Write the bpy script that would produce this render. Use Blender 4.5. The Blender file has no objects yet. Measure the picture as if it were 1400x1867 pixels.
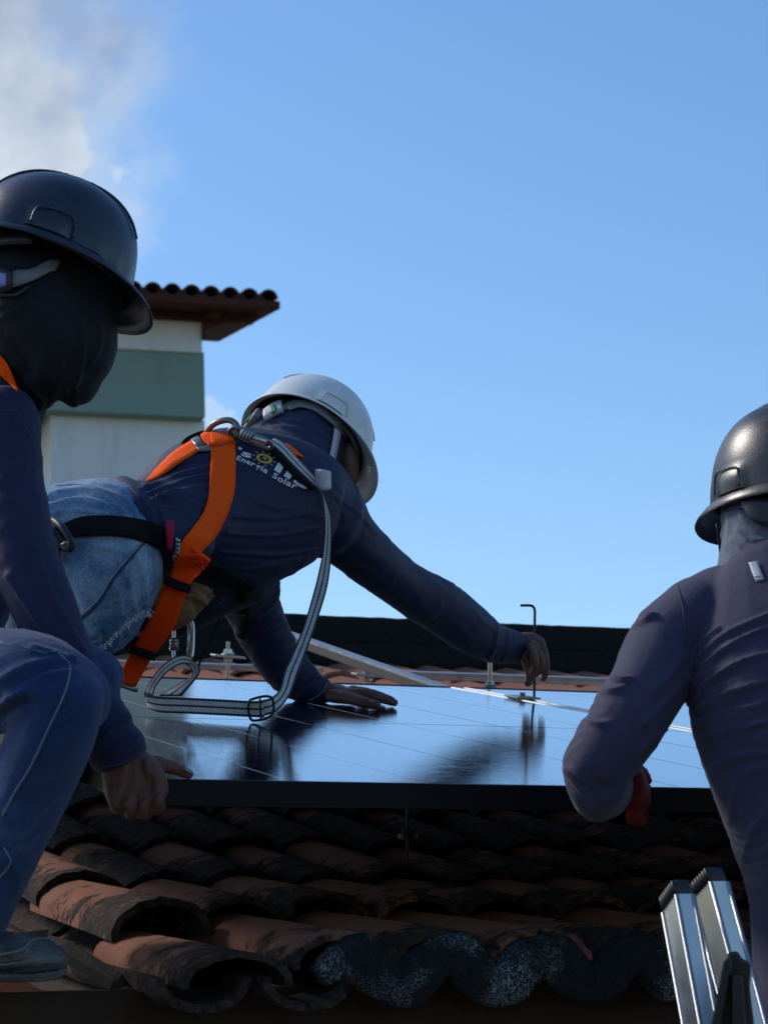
import bpy, bmesh, math, random
import numpy as np
from mathutils import Vector, Matrix
from mathutils.bvhtree import BVHTree
random.seed(7); RNG = np.random.RandomState(5)
scene = bpy.context.scene
COL = scene.collection
# ------------------------------------------------------------------ camera
FPX = 4600.0; CX, CY = 700.0, 933.5          # focal length and centre in pixels of the 1400x1867 photograph
ROLL = math.radians(2.0); HORY = 1984.0
h1 = Vector((0, -(HORY-CY), -FPX)); h2 = Vector((1, math.tan(ROLL), 0))
upc = h2.cross(h1).normalized()
if upc.y < 0: upc = -upc
fw = (Vector((0,0,-1)) - upc*Vector((0,0,-1)).dot(upc)).normalized()
rt = fw.cross(upc)
Rm = Matrix((rt, fw, upc))                    # camera coords -> world coords (X right, Y forward, Z up)
CAM = Vector((0, 0, 4.0))
cd = bpy.data.cameras.new('camera'); cam = bpy.data.objects.new('camera', cd); COL.objects.link(cam)
cam.matrix_world = Matrix.Translation(CAM) @ Rm.to_4x4()
cd.sensor_fit = 'VERTICAL'; cd.sensor_height = 36; cd.lens = 36*FPX/1867
cd.clip_end = 3000; cd.clip_start = .05
cd.dof.use_dof = True; cd.dof.focus_distance = 4.3; cd.dof.aperture_fstop = 13
scene.camera = cam
def vc(x, y, z): return Rm @ Vector((x, y, z))
def P(px, py, d): return CAM + vc((px-CX)/FPX*d, -(py-CY)/FPX*d, -d)
def D(px, py):   return vc((px-CX)/FPX, -(py-CY)/FPX, -1)
RT = vc(1,0,0); UP = vc(0,1,0); BK = vc(0,0,1)
RN = np.array(Rm); CN = np.array(CAM)
# ------------------------------------------------------------------ light
SUN_AZ, SUN_EL = math.radians(-62), math.radians(40)
scene.view_settings.view_transform = 'Standard'; scene.view_settings.look = 'None'
scene.view_settings.exposure = 0.32; scene.view_settings.gamma = 1
scene.view_settings.use_curve_mapping = False
w = bpy.data.worlds.new('World'); scene.world = w; w.use_nodes = True
nt = w.node_tree; N = nt.nodes; Lk = nt.links
for n in list(N): N.remove(n)
def nd(t, **k):
    n = N.new(t)
    for a, b in k.items(): setattr(n, a, b)
    return n
sky = nd('ShaderNodeTexSky', sky_type='NISHITA', sun_disc=False, sun_elevation=SUN_EL, sun_rotation=SUN_AZ, altitude=0, air_density=1.0, dust_density=0.6, ozone_density=2.0)
tc = nd('ShaderNodeTexCoord')
hsv = nd('ShaderNodeHueSaturation'); hsv.inputs['Saturation'].default_value = 1.22; hsv.inputs['Value'].default_value = 1.0
Lk.new(sky.outputs[0], hsv.inputs['Color'])
def math_n(op, a, b=None, clamp=False):
    m = nd('ShaderNodeMath', operation=op, use_clamp=clamp)
    for i, v in enumerate((a, b)):
        if v is None: continue
        if isinstance(v, (int, float)): m.inputs[i].default_value = v
        else: Lk.new(v, m.inputs[i])
    return m.outputs[0]
def noise(scale, detail, vec, rough=.55):
    n = nd('ShaderNodeTexNoise'); n.inputs['Scale'].default_value = scale; n.inputs['Detail'].default_value = detail
    n.inputs['Roughness'].default_value = rough; Lk.new(vec, n.inputs['Vector']); return n.outputs['Fac']
def blob(px, py, rad_px, amp, scale, e0=1.22, e1=.80):
    """soft cumulus bank around a sky direction; edge broken by noise"""
    dv = D(px, py).normalized()
    sub = nd('ShaderNodeVectorMath', operation='DISTANCE'); Lk.new(tc.outputs['Generated'], sub.inputs[0]); sub.inputs[1].default_value = dv
    nz = noise(scale, 6, tc.outputs['Generated'], .52)
    r = math_n('ADD', math_n('DIVIDE', sub.outputs['Value'], rad_px/FPX), math_n('MULTIPLY', math_n('SUBTRACT', nz, .5), amp))
    mr = nd('ShaderNodeMapRange', interpolation_type='SMOOTHSTEP'); Lk.new(r, mr.inputs[0])
    mr.inputs[1].default_value = e0; mr.inputs[2].default_value = e1; mr.inputs[3].default_value = 0; mr.inputs[4].default_value = 1
    return mr.outputs[0]
SKYK = 0.138
m1 = blob(-400, 120, 575, .7, 24); m2 = blob(380, 770, 44, 2.2, 150); m3 = blob(0, 285, 208, 1.25, 42, 1.12, .80)
mask = math_n('MAXIMUM', math_n('MAXIMUM', m1, math_n('MULTIPLY', m2, .4)), m3)
shade = noise(30, 4, tc.outputs['Generated'], .5)
sep = nd('ShaderNodeSeparateXYZ'); Lk.new(tc.outputs['Generated'], sep.inputs[0])
zt = P(0, 60, 1).z - 4; zb = P(0, 330, 1).z - 4
ln = D(0,60).length
mz = nd('ShaderNodeMapRange'); Lk.new(sep.outputs[2], mz.inputs[0]); mz.inputs[1].default_value = D(0,40).normalized().z; mz.inputs[2].default_value = D(0,330).normalized().z
tone = math_n('ADD', math_n('MULTIPLY', mz.outputs[0], .75), math_n('MULTIPLY', math_n('SUBTRACT', shade, .5), 1.6), clamp=True)
cr = nd('ShaderNodeValToRGB'); Lk.new(tone, cr.inputs[0])
cr.color_ramp.elements[0].color = (.29,.36,.49,1); cr.color_ramp.elements[1].color = (.66,.73,.78,1)
cr.color_ramp.elements[1].position = 1
bg1 = nd('ShaderNodeBackground'); Lk.new(hsv.outputs[0], bg1.inputs[0]); bg1.inputs[1].default_value = SKYK
bg2 = nd('ShaderNodeBackground'); Lk.new(cr.outputs[0], bg2.inputs[0]); bg2.inputs[1].default_value = 1.0
mx = nd('ShaderNodeMixShader'); Lk.new(mask, mx.inputs[0]); Lk.new(bg1.outputs[0], mx.inputs[1]); Lk.new(bg2.outputs[0], mx.inputs[2])
out = nd('ShaderNodeOutputWorld'); Lk.new(mx.outputs[0], out.inputs[0])
sl = bpy.data.lights.new('sun', 'SUN'); sl.energy = 2.1; sl.angle = math.radians(12); sl.color = (1, .93, .83)
so = bpy.data.objects.new('sun', sl); COL.objects.link(so)
sdir = Vector((math.sin(SUN_AZ)*math.cos(SUN_EL), math.cos(SUN_AZ)*math.cos(SUN_EL), math.sin(SUN_EL)))
so.rotation_euler = sdir.to_track_quat('Z', 'Y').to_euler(); so.location = (0, 0, 20)
# ------------------------------------------------------------------ materials
class MT:
    def __init__(s, name):
        s.m = bpy.data.materials.new(name); s.m.use_nodes = True; s.nt = s.m.node_tree
        s.b = s.nt.nodes['Principled BSDF']; s.o = s.nt.nodes['Material Output']
    def n(s, t, **k):
        x = s.nt.nodes.new(t)
        for a, b in k.items(): setattr(x, a, b)
        return x
    def l(s, a, b): s.nt.links.new(a, b)
    def co(s, kind='Object', scale=(1,1,1), rot=(0,0,0)):
        t = s.n('ShaderNodeTexCoord'); mp = s.n('ShaderNodeMapping'); s.l(t.outputs[kind], mp.inputs[0])
        mp.inputs['Scale'].default_value = scale; mp.inputs['Rotation'].default_value = rot
        return mp.outputs[0]
    def noise(s, vec, scale, detail=4, rough=.55, dist=0):
        x = s.n('ShaderNodeTexNoise'); s.l(vec, x.inputs['Vector']); x.inputs['Scale'].default_value = scale
        x.inputs['Detail'].default_value = detail; x.inputs['Roughness'].default_value = rough; x.inputs['Distortion'].default_value = dist
        return x.outputs['Fac']
    def ramp(s, fac, stops):
        r = s.n('ShaderNodeValToRGB'); s.l(fac, r.inputs[0]); e = r.color_ramp.elements
        while len(e) < len(stops): e.new(.5)
        for i, (p, c) in enumerate(stops): e[i].position = p; e[i].color = (*c, 1) if len(c) == 3 else c
        return r.outputs[0]
    def math(s, op, a, b, clamp=False):
        m = s.n('ShaderNodeMath', operation=op, use_clamp=clamp)
        for i, v in enumerate((a, b)):
            if isinstance(v, (int, float)): m.inputs[i].default_value = v
            else: s.l(v, m.inputs[i])
        return m.outputs[0]
    def mix(s, fac, a, b, mode='MIX'):
        m = s.n('ShaderNodeMix', data_type='RGBA', blend_type=mode)
        for sock, v in ((m.inputs[0], fac), (m.inputs[6], a), (m.inputs[7], b)):
            if isinstance(v, (int, float)): sock.default_value = v
            elif isinstance(v, tuple): sock.default_value = (*v, 1)
            else: s.l(v, sock)
        return m.outputs[2]
    def bump(s, h, st, dist=.01):
        b = s.n('ShaderNodeBump'); s.l(h, b.inputs['Height']); b.inputs['Strength'].default_value = st; b.inputs['Distance'].default_value = dist
        s.l(b.outputs[0], s.b.inputs['Normal']); return b
    def set(s, **k):
        names = dict(col='Base Color', rough='Roughness', metal='Metallic', spec='Specular IOR Level', sheen='Sheen Weight', coat='Coat Weight')
        for a, v in k.items():
            i = s.b.inputs[names[a]]
            if isinstance(v, (int, float)): i.default_value = v
            elif isinstance(v, tuple): i.default_value = (*v, 1)
            else: s.l(v, i)
        return s
def cloth(name, c, c2, rough=.8, weave=900, fold=None, sheen=.03):
    m = MT(name); o = m.co()
    base = m.mix(m.noise(o, 9, 5), c, c2)
    fine = m.noise(o, weave, 2)
    base = m.mix(m.math('MULTIPLY', fine, .35), base, tuple(min(1, x*2.2+.004) for x in c2))
    m.set(col=base, rough=rough, sheen=sheen, spec=.25)
    h = m.math('ADD', m.math('MULTIPLY', fine, .25), m.noise(o, 45, 3))
    m.bump(h, .35, .004); return m.m
navy = cloth('navy_knit', (.0055,.008,.030), (.0095,.013,.044), rough=.62)
navy_faded = cloth('faded_navy_cotton', (.019,.018,.046), (.034,.031,.070), sheen=.10)
navy_left = cloth('navy_cotton', (.008,.010,.036), (.014,.016,.052))
black_knit = cloth('black_knit', (.0035,.0045,.008), (.006,.008,.014), sheen=.05)
navy_hood = cloth('navy_hood', (.010,.017,.045), (.018,.028,.065))
grey_hood = cloth('slate_hood', (.05,.07,.10), (.08,.10,.14), sheen=.3)
def denim(name, dark, mid, light, bias):
    m = MT(name); o = m.co()
    n1 = m.noise(o, 5.5, 5, .6); n2 = m.noise(m.co(scale=(1,1,1)), 260, 3, .7); n3 = m.noise(m.co(scale=(1,5,1)), 14, 4)
    f = m.math('ADD', m.math('MULTIPLY', n1, .75), m.math('MULTIPLY', n3, .35))
    f = m.math('ADD', f, m.math('MULTIPLY', m.math('SUBTRACT', n2, .5), .35))
    c = m.ramp(f, [(.30+bias, dark), (.52+bias, mid), (.78+bias, light)])
    m.set(col=c, rough=.9, spec=.2, sheen=.1); m.bump(m.math('ADD', n2, m.noise(o, 60, 3)), .35, .003); return m.m
denim_wash = denim('washed_denim', (.018,.055,.15), (.065,.14,.26), (.34,.43,.50), 0)
denim_dark = denim('dark_denim', (.009,.024,.075), (.016,.042,.125), (.045,.085,.19), .06)
def plain(name, c, rough=.6, metal=0, var=.25, sc=40, bump=.1, spec=.5, coat=0):
    m = MT(name); o = m.co(); n = m.noise(o, sc, 5, .6)
    m.set(col=m.mix(n, tuple(x*(1-var) for x in c), tuple(min(1, x*(1+var)) for x in c)), rough=rough, metal=metal, spec=spec, coat=coat)
    if bump: m.bump(m.noise(o, sc*4, 4), bump, .003)
    return m.m
thread = plain('seam_thread', (.16,.20,.26), .9)
thread_navy = plain('navy_thread', (.03,.035,.07), .9)
skin_m = MT('skin'); o_ = skin_m.co(); sn = skin_m.noise(o_, 22, 4)
skin_m.set(col=skin_m.mix(sn, (.065,.028,.020), (.125,.058,.042)), rough=.55, spec=.4)
skin_m.b.inputs['Subsurface Weight'].default_value = .06; skin_m.b.inputs['Subsurface Radius'].default_value = (.008,.004,.002)
skin_m.bump(skin_m.math('ADD', skin_m.noise(o_, 130, 5, .7), skin_m.noise(o_, 420, 2)), .55, .0025)
skin = skin_m.m
nail_m = plain('fingernail', (.32,.20,.16), .35, 0, .1, 60, 0)
glove_m = plain('red_rubber_glove', (.15,.010,.012), .8, 0, .6, 30, .5, .25)
def shell_mat(name, c, dirt, rough, dirt_amt=.5):
    m = MT(name); o = m.co(); n = m.noise(o, 11, 6, .65); s2 = m.noise(m.co(scale=(1,1,7)), 60, 5, .7)
    sc_ = m.ramp(m.noise(m.co(scale=(9,1.2,2), rot=(.4,.7,.2)), 38, 3, .6), [(.655,(0,0,0)),(.68,(1,1,1))])
    n = m.math('ADD', n, m.math('MULTIPLY', sc_, .22))
    d = m.ramp(m.math('ADD', m.math('MULTIPLY', n, .7), m.math('MULTIPLY', s2, .35)), [(.46, (0,0,0)), (.72, (dirt_amt,)*3)])
    m.set(col=m.mix(d, c, dirt), rough=m.math('ADD', m.math('MULTIPLY', n, .25), rough-.1), spec=.5)
    m.bump(m.math('ADD', s2, m.noise(o, 300, 3)), .12, .002); return m.m
shell_dark = shell_mat('dark_navy_plastic', (.008,.013,.030), (.050,.058,.080), .30, .55)
shell_dark2 = shell_mat('scuffed_black_plastic', (.012,.013,.018), (.10,.098,.095), .32, .75)
shell_white = shell_mat('dirty_white_plastic', (.70,.70,.70), (.26,.23,.20), .34, .45)
inner_brown = plain('stained_inner_plastic', (.17,.12,.095), .7, 0, .35, 20)
black_pl = plain('black_plastic', (.010,.011,.014), .45)
grey_pl = plain('grey_plastic', (.13,.14,.15), .5)
blue_sticker = plain('blue_sticker', (.16,.20,.55), .4, 0, .4, 90)
green_sticker = plain('green_sticker', (.02,.22,.10), .4, 0, .4, 90)
steel = plain('zinc_steel', (.50,.49,.46), .35, .9, .2, 80, .15)
steel_d = plain('dull_steel', (.17,.18,.16), .42, .8, .3, 80, .15)
blacksteel = plain('blackened_steel', (.02,.022,.024), .4, .6)
def webbing(name, c, c2, axis_scale=420):
    m = MT(name); uv = m.co('UV'); wv = m.n('ShaderNodeTexWave', bands_direction='Y', wave_profile='SIN'); m.l(uv, wv.inputs[0]); wv.inputs['Scale'].default_value = axis_scale/6.28
    n = m.noise(m.co(), 25, 4); col = m.mix(n, c, c2)
    m.set(col=m.mix(m.math('MULTIPLY', wv.outputs['Fac'], .16), col, tuple(x*.5 for x in c)), rough=.8, sheen=0, spec=.1)
    m.bump(m.math('ADD', wv.outputs['Fac'], m.noise(m.co(), 500, 2)), .4, .0012); return m.m
orange = webbing('orange_webbing', (1.0,.080,.004), (1.0,.120,.006))
orange_red = webbing('orange_red_webbing', (.85,.050,.005), (.95,.075,.008), 900)
blackweb = webbing('black_webbing', (.006,.007,.009), (.012,.013,.016))
pinkweb = webbing('crimson_tab', (.30,.015,.05), (.36,.03,.08))
def lanyard_mat():
    m = MT('striped_lanyard'); t = m.n('ShaderNodeTexCoord'); sp = m.n('ShaderNodeSeparateXYZ'); m.l(t.outputs['UV'], sp.inputs[0])
    u = sp.outputs[0]; v = sp.outputs[1]
    jag = m.math('MULTIPLY', m.math('SINE', m.math('MULTIPLY', v, 900), 0), .018)
    uu = m.math('ADD', u, jag)
    st = m.ramp(uu, [(0, (.012,)*3), (.13, (.012,)*3), (.16, (.55,.54,.54)), (.42, (.60,.59,.59)), (.45, (.012,)*3), (.55, (.012,)*3), (.58, (.60,.59,.59)), (.84, (.55,.54,.54)), (.87, (.012,)*3)])
    wv = m.math('SINE', m.math('MULTIPLY', v, 1400), 0)
    n = m.noise(m.co(), 60, 4)
    m.set(col=m.mix(m.math('MULTIPLY', n, .5), st, (.02,.02,.025)), rough=.8, sheen=.2); m.bump(wv, .35, .0008); return m.m
lanyard_m = lanyard_mat()
def tile_mat():
    m = MT('weathered_clay_tile'); o = m.co(); oi = m.n('ShaderNodeObjectInfo')
    off = m.n('ShaderNodeVectorMath', operation='ADD'); m.l(o, off.inputs[0])
    cmb = m.n('ShaderNodeCombineXYZ'); m.l(m.math('MULTIPLY', oi.outputs['Random'], 37.0), cmb.inputs[0]); m.l(m.math('MULTIPLY', oi.outputs['Random'], 11.0), cmb.inputs[1])
    m.l(cmb.outputs[0], off.inputs[1]); v = off.outputs[0]
    big = m.noise(v, 11, 8, .68, .3); fine = m.noise(v, 70, 6, .7); grain = m.noise(v, 330, 3, .7)
    sp = m.n('ShaderNodeSeparateXYZ'); m.l(o, sp.inputs[0])
    grad = m.math('MULTIPLY', sp.outputs[1], 1.0)            # exposed lower end of every tile carries most mould
    at = m.n('ShaderNodeAttribute', attribute_type='OBJECT', attribute_name='mould_shade')
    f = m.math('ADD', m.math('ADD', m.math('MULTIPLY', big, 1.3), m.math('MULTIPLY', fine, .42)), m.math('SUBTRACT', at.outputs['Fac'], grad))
    f = m.math('ADD', f, m.math('MULTIPLY', oi.outputs['Random'], .10))
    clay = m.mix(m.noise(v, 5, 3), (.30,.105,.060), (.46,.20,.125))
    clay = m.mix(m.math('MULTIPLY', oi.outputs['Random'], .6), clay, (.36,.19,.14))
    clay = m.mix(m.math('MULTIPLY', grain, .4), clay, (.12,.05,.035))
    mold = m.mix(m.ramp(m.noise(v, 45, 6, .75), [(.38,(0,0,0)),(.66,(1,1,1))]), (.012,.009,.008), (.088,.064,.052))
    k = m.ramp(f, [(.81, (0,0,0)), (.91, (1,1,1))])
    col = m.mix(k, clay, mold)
    lich = m.ramp(m.noise(v, 150, 4, .8), [(.70, (0,0,0)), (.76, (.35,.35,.35))])
    col = m.mix(lich, col, (.20,.19,.17))
    m.set(col=col, rough=.92, spec=.2); m.bump(m.math('ADD', m.math('MULTIPLY', fine, 1.4), m.math('ADD', grain, m.math('MULTIPLY', k, .5))), 1.0, .006); return m.m
tile_m = tile_mat()
def mortar_mat():
    m = MT('mouldy_mortar'); o = m.co(); f = m.noise(o, 300, 5, .85); b = m.noise(o, 9, 3)
    k = m.math('MULTIPLY', m.ramp(f, [(.50, (0,0,0)), (.60, (1,1,1))]), m.ramp(b, [(.46, (.04,)*3), (.60, (1,1,1))]))
    c = m.mix(k, m.mix(m.noise(o, 60, 4), (.007,.009,.012), (.028,.031,.036)), (.44,.52,.58))
    m.set(col=c, rough=.95, spec=.15); m.bump(m.math('ADD', f, m.noise(o, 55, 5, .7)), .8, .006); return m.m
mortar_m = mortar_mat()
def rough_mat(name, a, b, sc=30, bump=.6, specks=None, dist=.006):
    m = MT(name); o = m.co(); n = m.noise(o, sc, 6, .7); c = m.mix(n, a, b)
    if specks: c = m.mix(m.ramp(m.noise(o, sc*7, 3, .8), [(.64, (0,0,0)), (.70, (.6,)*3)]), c, specks)
    m.set(col=c, rough=.93, spec=.2); m.bump(m.math('ADD', n, m.noise(o, sc*6, 4, .7)), bump, dist); return m.m
ridge_m = rough_mat('mouldy_black_ridge', (.006,.008,.008), (.045,.048,.045), 40, 1.0, (.20,.21,.20), .04)
wood_m = rough_mat('weathered_board', (.020,.014,.010), (.055,.038,.026), 12)
batten_m = rough_mat('split_batten', (.05,.035,.024), (.16,.12,.085), 30)
eave_wood = rough_mat('red_stained_eave', (.045,.016,.012), (.09,.036,.027), 6)
wall_house = rough_mat('house_plaster', (.30,.29,.27), (.42,.41,.38), 4)
def wall_mat(name, a, b, stain):
    m = MT(name); o = m.co(); n = m.noise(o, .9, 5); st = m.noise(m.co(scale=(3,3,.6)), 1.6, 6, .65)
    c = m.mix(n, a, b); c = m.mix(m.ramp(st, [(.52, (0,0,0)), (.74, (.5,)*3)]), c, stain)
    m.set(col=c, rough=.9, spec=.2); m.bump(m.noise(o, 30, 4), .2, .01); return m.m
wall_white = wall_mat('white_wall_paint', (.60,.63,.62), (.68,.70,.69), (.42,.44,.43))
wall_white_dirty = wall_mat('stained_white_wall', (.58,.62,.62), (.67,.70,.70), (.36,.36,.38))
wall_green = wall_mat('sage_green_wall_paint', (.195,.290,.250), (.215,.315,.27), (.165,.245,.215))
ground_m = rough_mat('dry_ground', (.12,.10,.07), (.22,.18,.13), .4)
alu = MT('aluminium'); a1 = alu.noise(alu.co(scale=(1,1,1)), 30, 5); a2 = alu.noise(alu.co(scale=(40,40,1)), 8, 3)
alu.set(col=alu.mix(a1, (.42,.43,.44), (.60,.61,.62)), metal=.95, rough=alu.math('ADD', alu.math('MULTIPLY', a1, .25), .24)); alu.bump(a2, .08, .001); alu = alu.m
alu_dull = plain('dusty_aluminium', (.050,.043,.036), .7, .1, .25, 30, .2)
frame_black = plain('black_anodised_frame', (.004,.005,.007), .6, 0, .2, 60, .05, .2)
frame_silver = plain('bare_frame_edge', (.80,.78,.73), .45, .4, .1, 60, .05)
def glass_mat():
    m = MT('dark_panel_glass'); o = m.co('UV')
    streak = m.noise(m.co('UV', scale=(1, 1, 1)), 3.2, 4, .6); mp = m.co('UV', scale=(9, 170, 1)); s2 = m.noise(mp, 1.0, 4, .6)
    m.set(col=m.mix(streak, (.004,.006,.011), (.008,.012,.022)), rough=.035, spec=.5); m.b.inputs['IOR'].default_value = 1.52
    m.b.inputs['Coat Weight'].default_value = 1.0; m.b.inputs['Coat Roughness'].default_value = .03; m.b.inputs['Coat IOR'].default_value = 1.5
    b = m.bump(s2, .11, .0012); m.l(b.outputs[0], m.b.inputs['Coat Normal']); return m.m
glass_m = glass_mat()
grid_m = plain('cell_gap_line', (.03,.035,.05), .06, 0, .1, 60, 0, .5, 1)
grid_m.node_tree.nodes['Principled BSDF'].inputs['Coat Roughness'].default_value = .05
white_m = plain('white_print', (.62,.63,.66), .7, 0, .08, 60, 0)
yellow_m = plain('ochre_print', (.50,.33,.06), .7, 0, .08, 60, 0)
tag_m = plain('reflective_tag', (.42,.42,.46), .5, 0, .15, 200, .1)
leather = plain('tan_leather', (.16,.085,.03), .6, 0, .4, 30, .4)
rubber = shell_mat('grey_rubber_boot', (.022,.025,.030), (.16,.16,.16), .45, .8)
fray = plain('frayed_cotton', (.42,.45,.48), .9)
# ------------------------------------------------------------------ object helpers
def tag(o, label=None, cat=None, group=None, kind=None):
    if label: o['label'] = label
    if cat: o['category'] = cat
    if group: o['group'] = group
    if kind: o['kind'] = kind
    return o
ORG = {}
def thing(name, label, cat, loc, group=None):
    o = bpy.data.objects.new(name, None); COL.objects.link(o); o.location = loc; o.empty_display_size = .1
    ORG[o.name] = Vector(loc); return tag(o, label, cat, group)
def link(me, name, mat, parent=None, smooth=False, kind=None):
    """mesh given in world coordinates -> object; origin at the top-level thing's origin"""
    o = bpy.data.objects.new(name, me); COL.objects.link(o)
    if mat: me.materials.clear(); me.materials.append(mat)
    if parent is not None:
        org = ORG[parent.name]; me.transform(Matrix.Translation(-org)); ORG[o.name] = org; o.parent = parent
    else:
        co = np.array([v.co for v in me.vertices]); c = Vector(((co[:,0].min()+co[:,0].max())/2, (co[:,1].min()+co[:,1].max())/2, co[:,2].min()))
        me.transform(Matrix.Translation(-c)); o.location = c; ORG[o.name] = c
    if smooth: me.polygons.foreach_set('use_smooth', [True]*len(me.polygons))
    me.update()
    if kind: o['kind'] = kind
    return o
def bm_link(bm, name, mat, parent=None, smooth=False, kind=None, recalc=True):
    if recalc: bmesh.ops.recalc_face_normals(bm, faces=bm.faces)
    me = bpy.data.meshes.new(name); bm.to_mesh(me); bm.free()
    return link(me, name, mat, parent, smooth, kind)
def box(bm, c, ax, ay, az):
    """c centre, ax/ay/az half-extent vectors"""
    vs = [bm.verts.new(c + ax*i + ay*j + az*k) for i in (-1,1) for j in (-1,1) for k in (-1,1)]
    for f in ((0,1,3,2),(4,6,7,5),(0,4,5,1),(2,3,7,6),(0,2,6,4),(1,5,7,3)): bm.faces.new([vs[i] for i in f])
    return vs
def bevel_all(bm, w, seg=2):
    bmesh.ops.bevel(bm, geom=bm.edges[:], offset=w, segments=seg, affect='EDGES', profile=.5, clamp_overlap=True)
def catmull(pts, n):
    A = np.array(pts, float); m = len(A)
    if m == 1: return A
    A2 = np.vstack([2*A[0]-A[1], A, 2*A[-1]-A[-2]]); o = []
    for i in range(m-1):
        p0, p1, p2, p3 = A2[i:i+4]
        for k in range(n):
            t = k/n; o.append(.5*((2*p1)+(-p0+p2)*t+(2*p0-5*p1+4*p2-p3)*t*t+(-p0+3*p1-3*p2+p3)*t**3))
    o.append(A[-1]); return np.array(o)
def tube(bm, pts, r, seg=10, n=4, cap=True):
    """pts world Vectors; r scalar or list"""
    rr = r if isinstance(r, (list, tuple)) else [r]*len(pts)
    Q = catmull([(*p, q) for p, q in zip(pts, rr)], n) if n > 1 else np.array([(*p, q) for p, q in zip(pts, rr)])
    rings = []; prev = None
    for i in range(len(Q)):
        t = Vector(Q[min(i+1, len(Q)-1)][:3]) - Vector(Q[max(i-1, 0)][:3]); t.normalize()
        if prev is None: prev = t.orthogonal().normalized()
        s = (prev - t*prev.dot(t)).normalized(); prev = s; u = t.cross(s)
        rings.append([bm.verts.new(Vector(Q[i][:3]) + (s*math.cos(a)+u*math.sin(a))*Q[i][3]) for a in [2*math.pi*k/seg for k in range(seg)]])
    for a, b in zip(rings, rings[1:]):
        for k in range(seg): bm.faces.new((a[k], a[(k+1)%seg], b[(k+1)%seg], b[k]))
    if cap: bm.faces.new(rings[0][::-1]); bm.faces.new(rings[-1])
# ---- solids that are unioned by a voxel remesh into one continuous surface
class Vol:
    def __init__(s): s.bm = bmesh.new()
    def ell(s, c, r, axes=None):
        """ellipsoid; c world, r 3 radii in metres along camera right, up, depth (or given axes)"""
        ax = axes or (RT, UP, BK)
        M = Matrix(((ax[0].x*r[0], ax[1].x*r[1], ax[2].x*r[2], c.x), (ax[0].y*r[0], ax[1].y*r[1], ax[2].y*r[2], c.y), (ax[0].z*r[0], ax[1].z*r[1], ax[2].z*r[2], c.z), (0,0,0,1)))
        bmesh.ops.create_uvsphere(s.bm, u_segments=20, v_segments=12, radius=1, matrix=M)
    def e(s, px, py, d, wpx, hpx, dm, rot=0):
        a = math.radians(rot); X = RT*math.cos(a)+UP*math.sin(a); Y = -RT*math.sin(a)+UP*math.cos(a)
        s.ell(P(px,py,d), (wpx*d/FPX, hpx*d/FPX, dm), (X, Y, BK))
    def loft(s, st, n=4, seg=18, cap=True):
        """st: (px,py,d,half_width_px[,half_depth_m]) traced along a limb; elliptical sections"""
        rows = []
        for q in st:
            p = P(*q[:3]); rs = q[3]*q[2]/FPX; rows.append((*p, rs, q[4] if len(q) > 4 else rs))
        Q = catmull(rows, n)
        T = [Vector(Q[min(i+1,len(Q)-1)][:3])-Vector(Q[max(i-1,0)][:3]) for i in range(len(Q))]
        if cap:                                   # rounded ends
            def endc(i, sgn):
                q = Q[i]; t = T[i].normalized()*sgn; r = min(q[3], q[4])*.8; res = []
                for a in (.45, .8, .98):
                    k = math.sqrt(max(0, 1-a*a)); c = Vector(q[:3])+t*r*a; res.append((*c, q[3]*k, q[4]*k))
                return res
            st0 = endc(0, -1)[::-1]; en = endc(-1, 1)
            Q = np.vstack([np.array(st0), Q, np.array(en)]); T = [T[0]]*3+T+[T[-1]]*3
        rings = []; pv = None
        for q, t in zip(Q, T):
            c = Vector(q[:3]); view = (c-CAM).normalized(); t = t.normalized(); sd = t.cross(view)
            if sd.length < .35: sd = pv if pv is not None else t.cross(UP)
            sd = (sd - t*sd.dot(t)).normalized()
            if pv is not None and sd.dot(pv) < 0: sd = -sd
            pv = sd; nn = sd.cross(t).normalized()
            rings.append([s.bm.verts.new(c+sd*q[3]*math.cos(a)+nn*q[4]*math.sin(a)) for a in [2*math.pi*k/seg for k in range(seg)]])
        for a, b in zip(rings, rings[1:]):
            for k in range(seg): s.bm.faces.new((a[k], a[(k+1)%seg], b[(k+1)%seg], b[k]))
        s.bm.faces.new(rings[0][::-1]); s.bm.faces.new(rings[-1])
    def done(s, name, mat, parent, voxel=.006, smooth=6, disp=None, cut=None):
        bmesh.ops.recalc_face_normals(s.bm, faces=s.bm.faces)
        me = bpy.data.meshes.new(name); s.bm.to_mesh(me); s.bm.free()
        o = bpy.data.objects.new(name, me); COL.objects.link(o)
        md = o.modifiers.new('r', 'REMESH'); md.mode = 'VOXEL'; md.voxel_size = voxel; md.adaptivity = 0
        if smooth: sm = o.modifiers.new('s', 'SMOOTH'); sm.factor = .5; sm.iterations = smooth
        dg = bpy.context.evaluated_depsgraph_get(); me2 = bpy.data.meshes.new_from_object(o.evaluated_get(dg))
        bpy.data.objects.remove(o); bpy.data.meshes.remove(me); me2.name = name
        if disp: displace(me2, disp)
        o = link(me2, name, mat, parent, True); return o
def hash3(i, j, k):
    n = (i*374761393 + j*668265263 + k*2147483647) & 0xffffffff
    n = ((n ^ (n >> 13))*1274126177) & 0xffffffff
    return ((n ^ (n >> 16)) & 0xffff)/65535.0
def vnoise(p):
    i = np.floor(p).astype(np.int64); f = p-i; f = f*f*(3-2*f); r = 0
    for a in (0,1):
        for b in (0,1):
            for c in (0,1):
                wgt = (f[:,0] if a else 1-f[:,0])*(f[:,1] if b else 1-f[:,1])*(f[:,2] if c else 1-f[:,2])
                r = r + wgt*hash3(i[:,0]+a, i[:,1]+b, i[:,2]+c)
    return r
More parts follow.
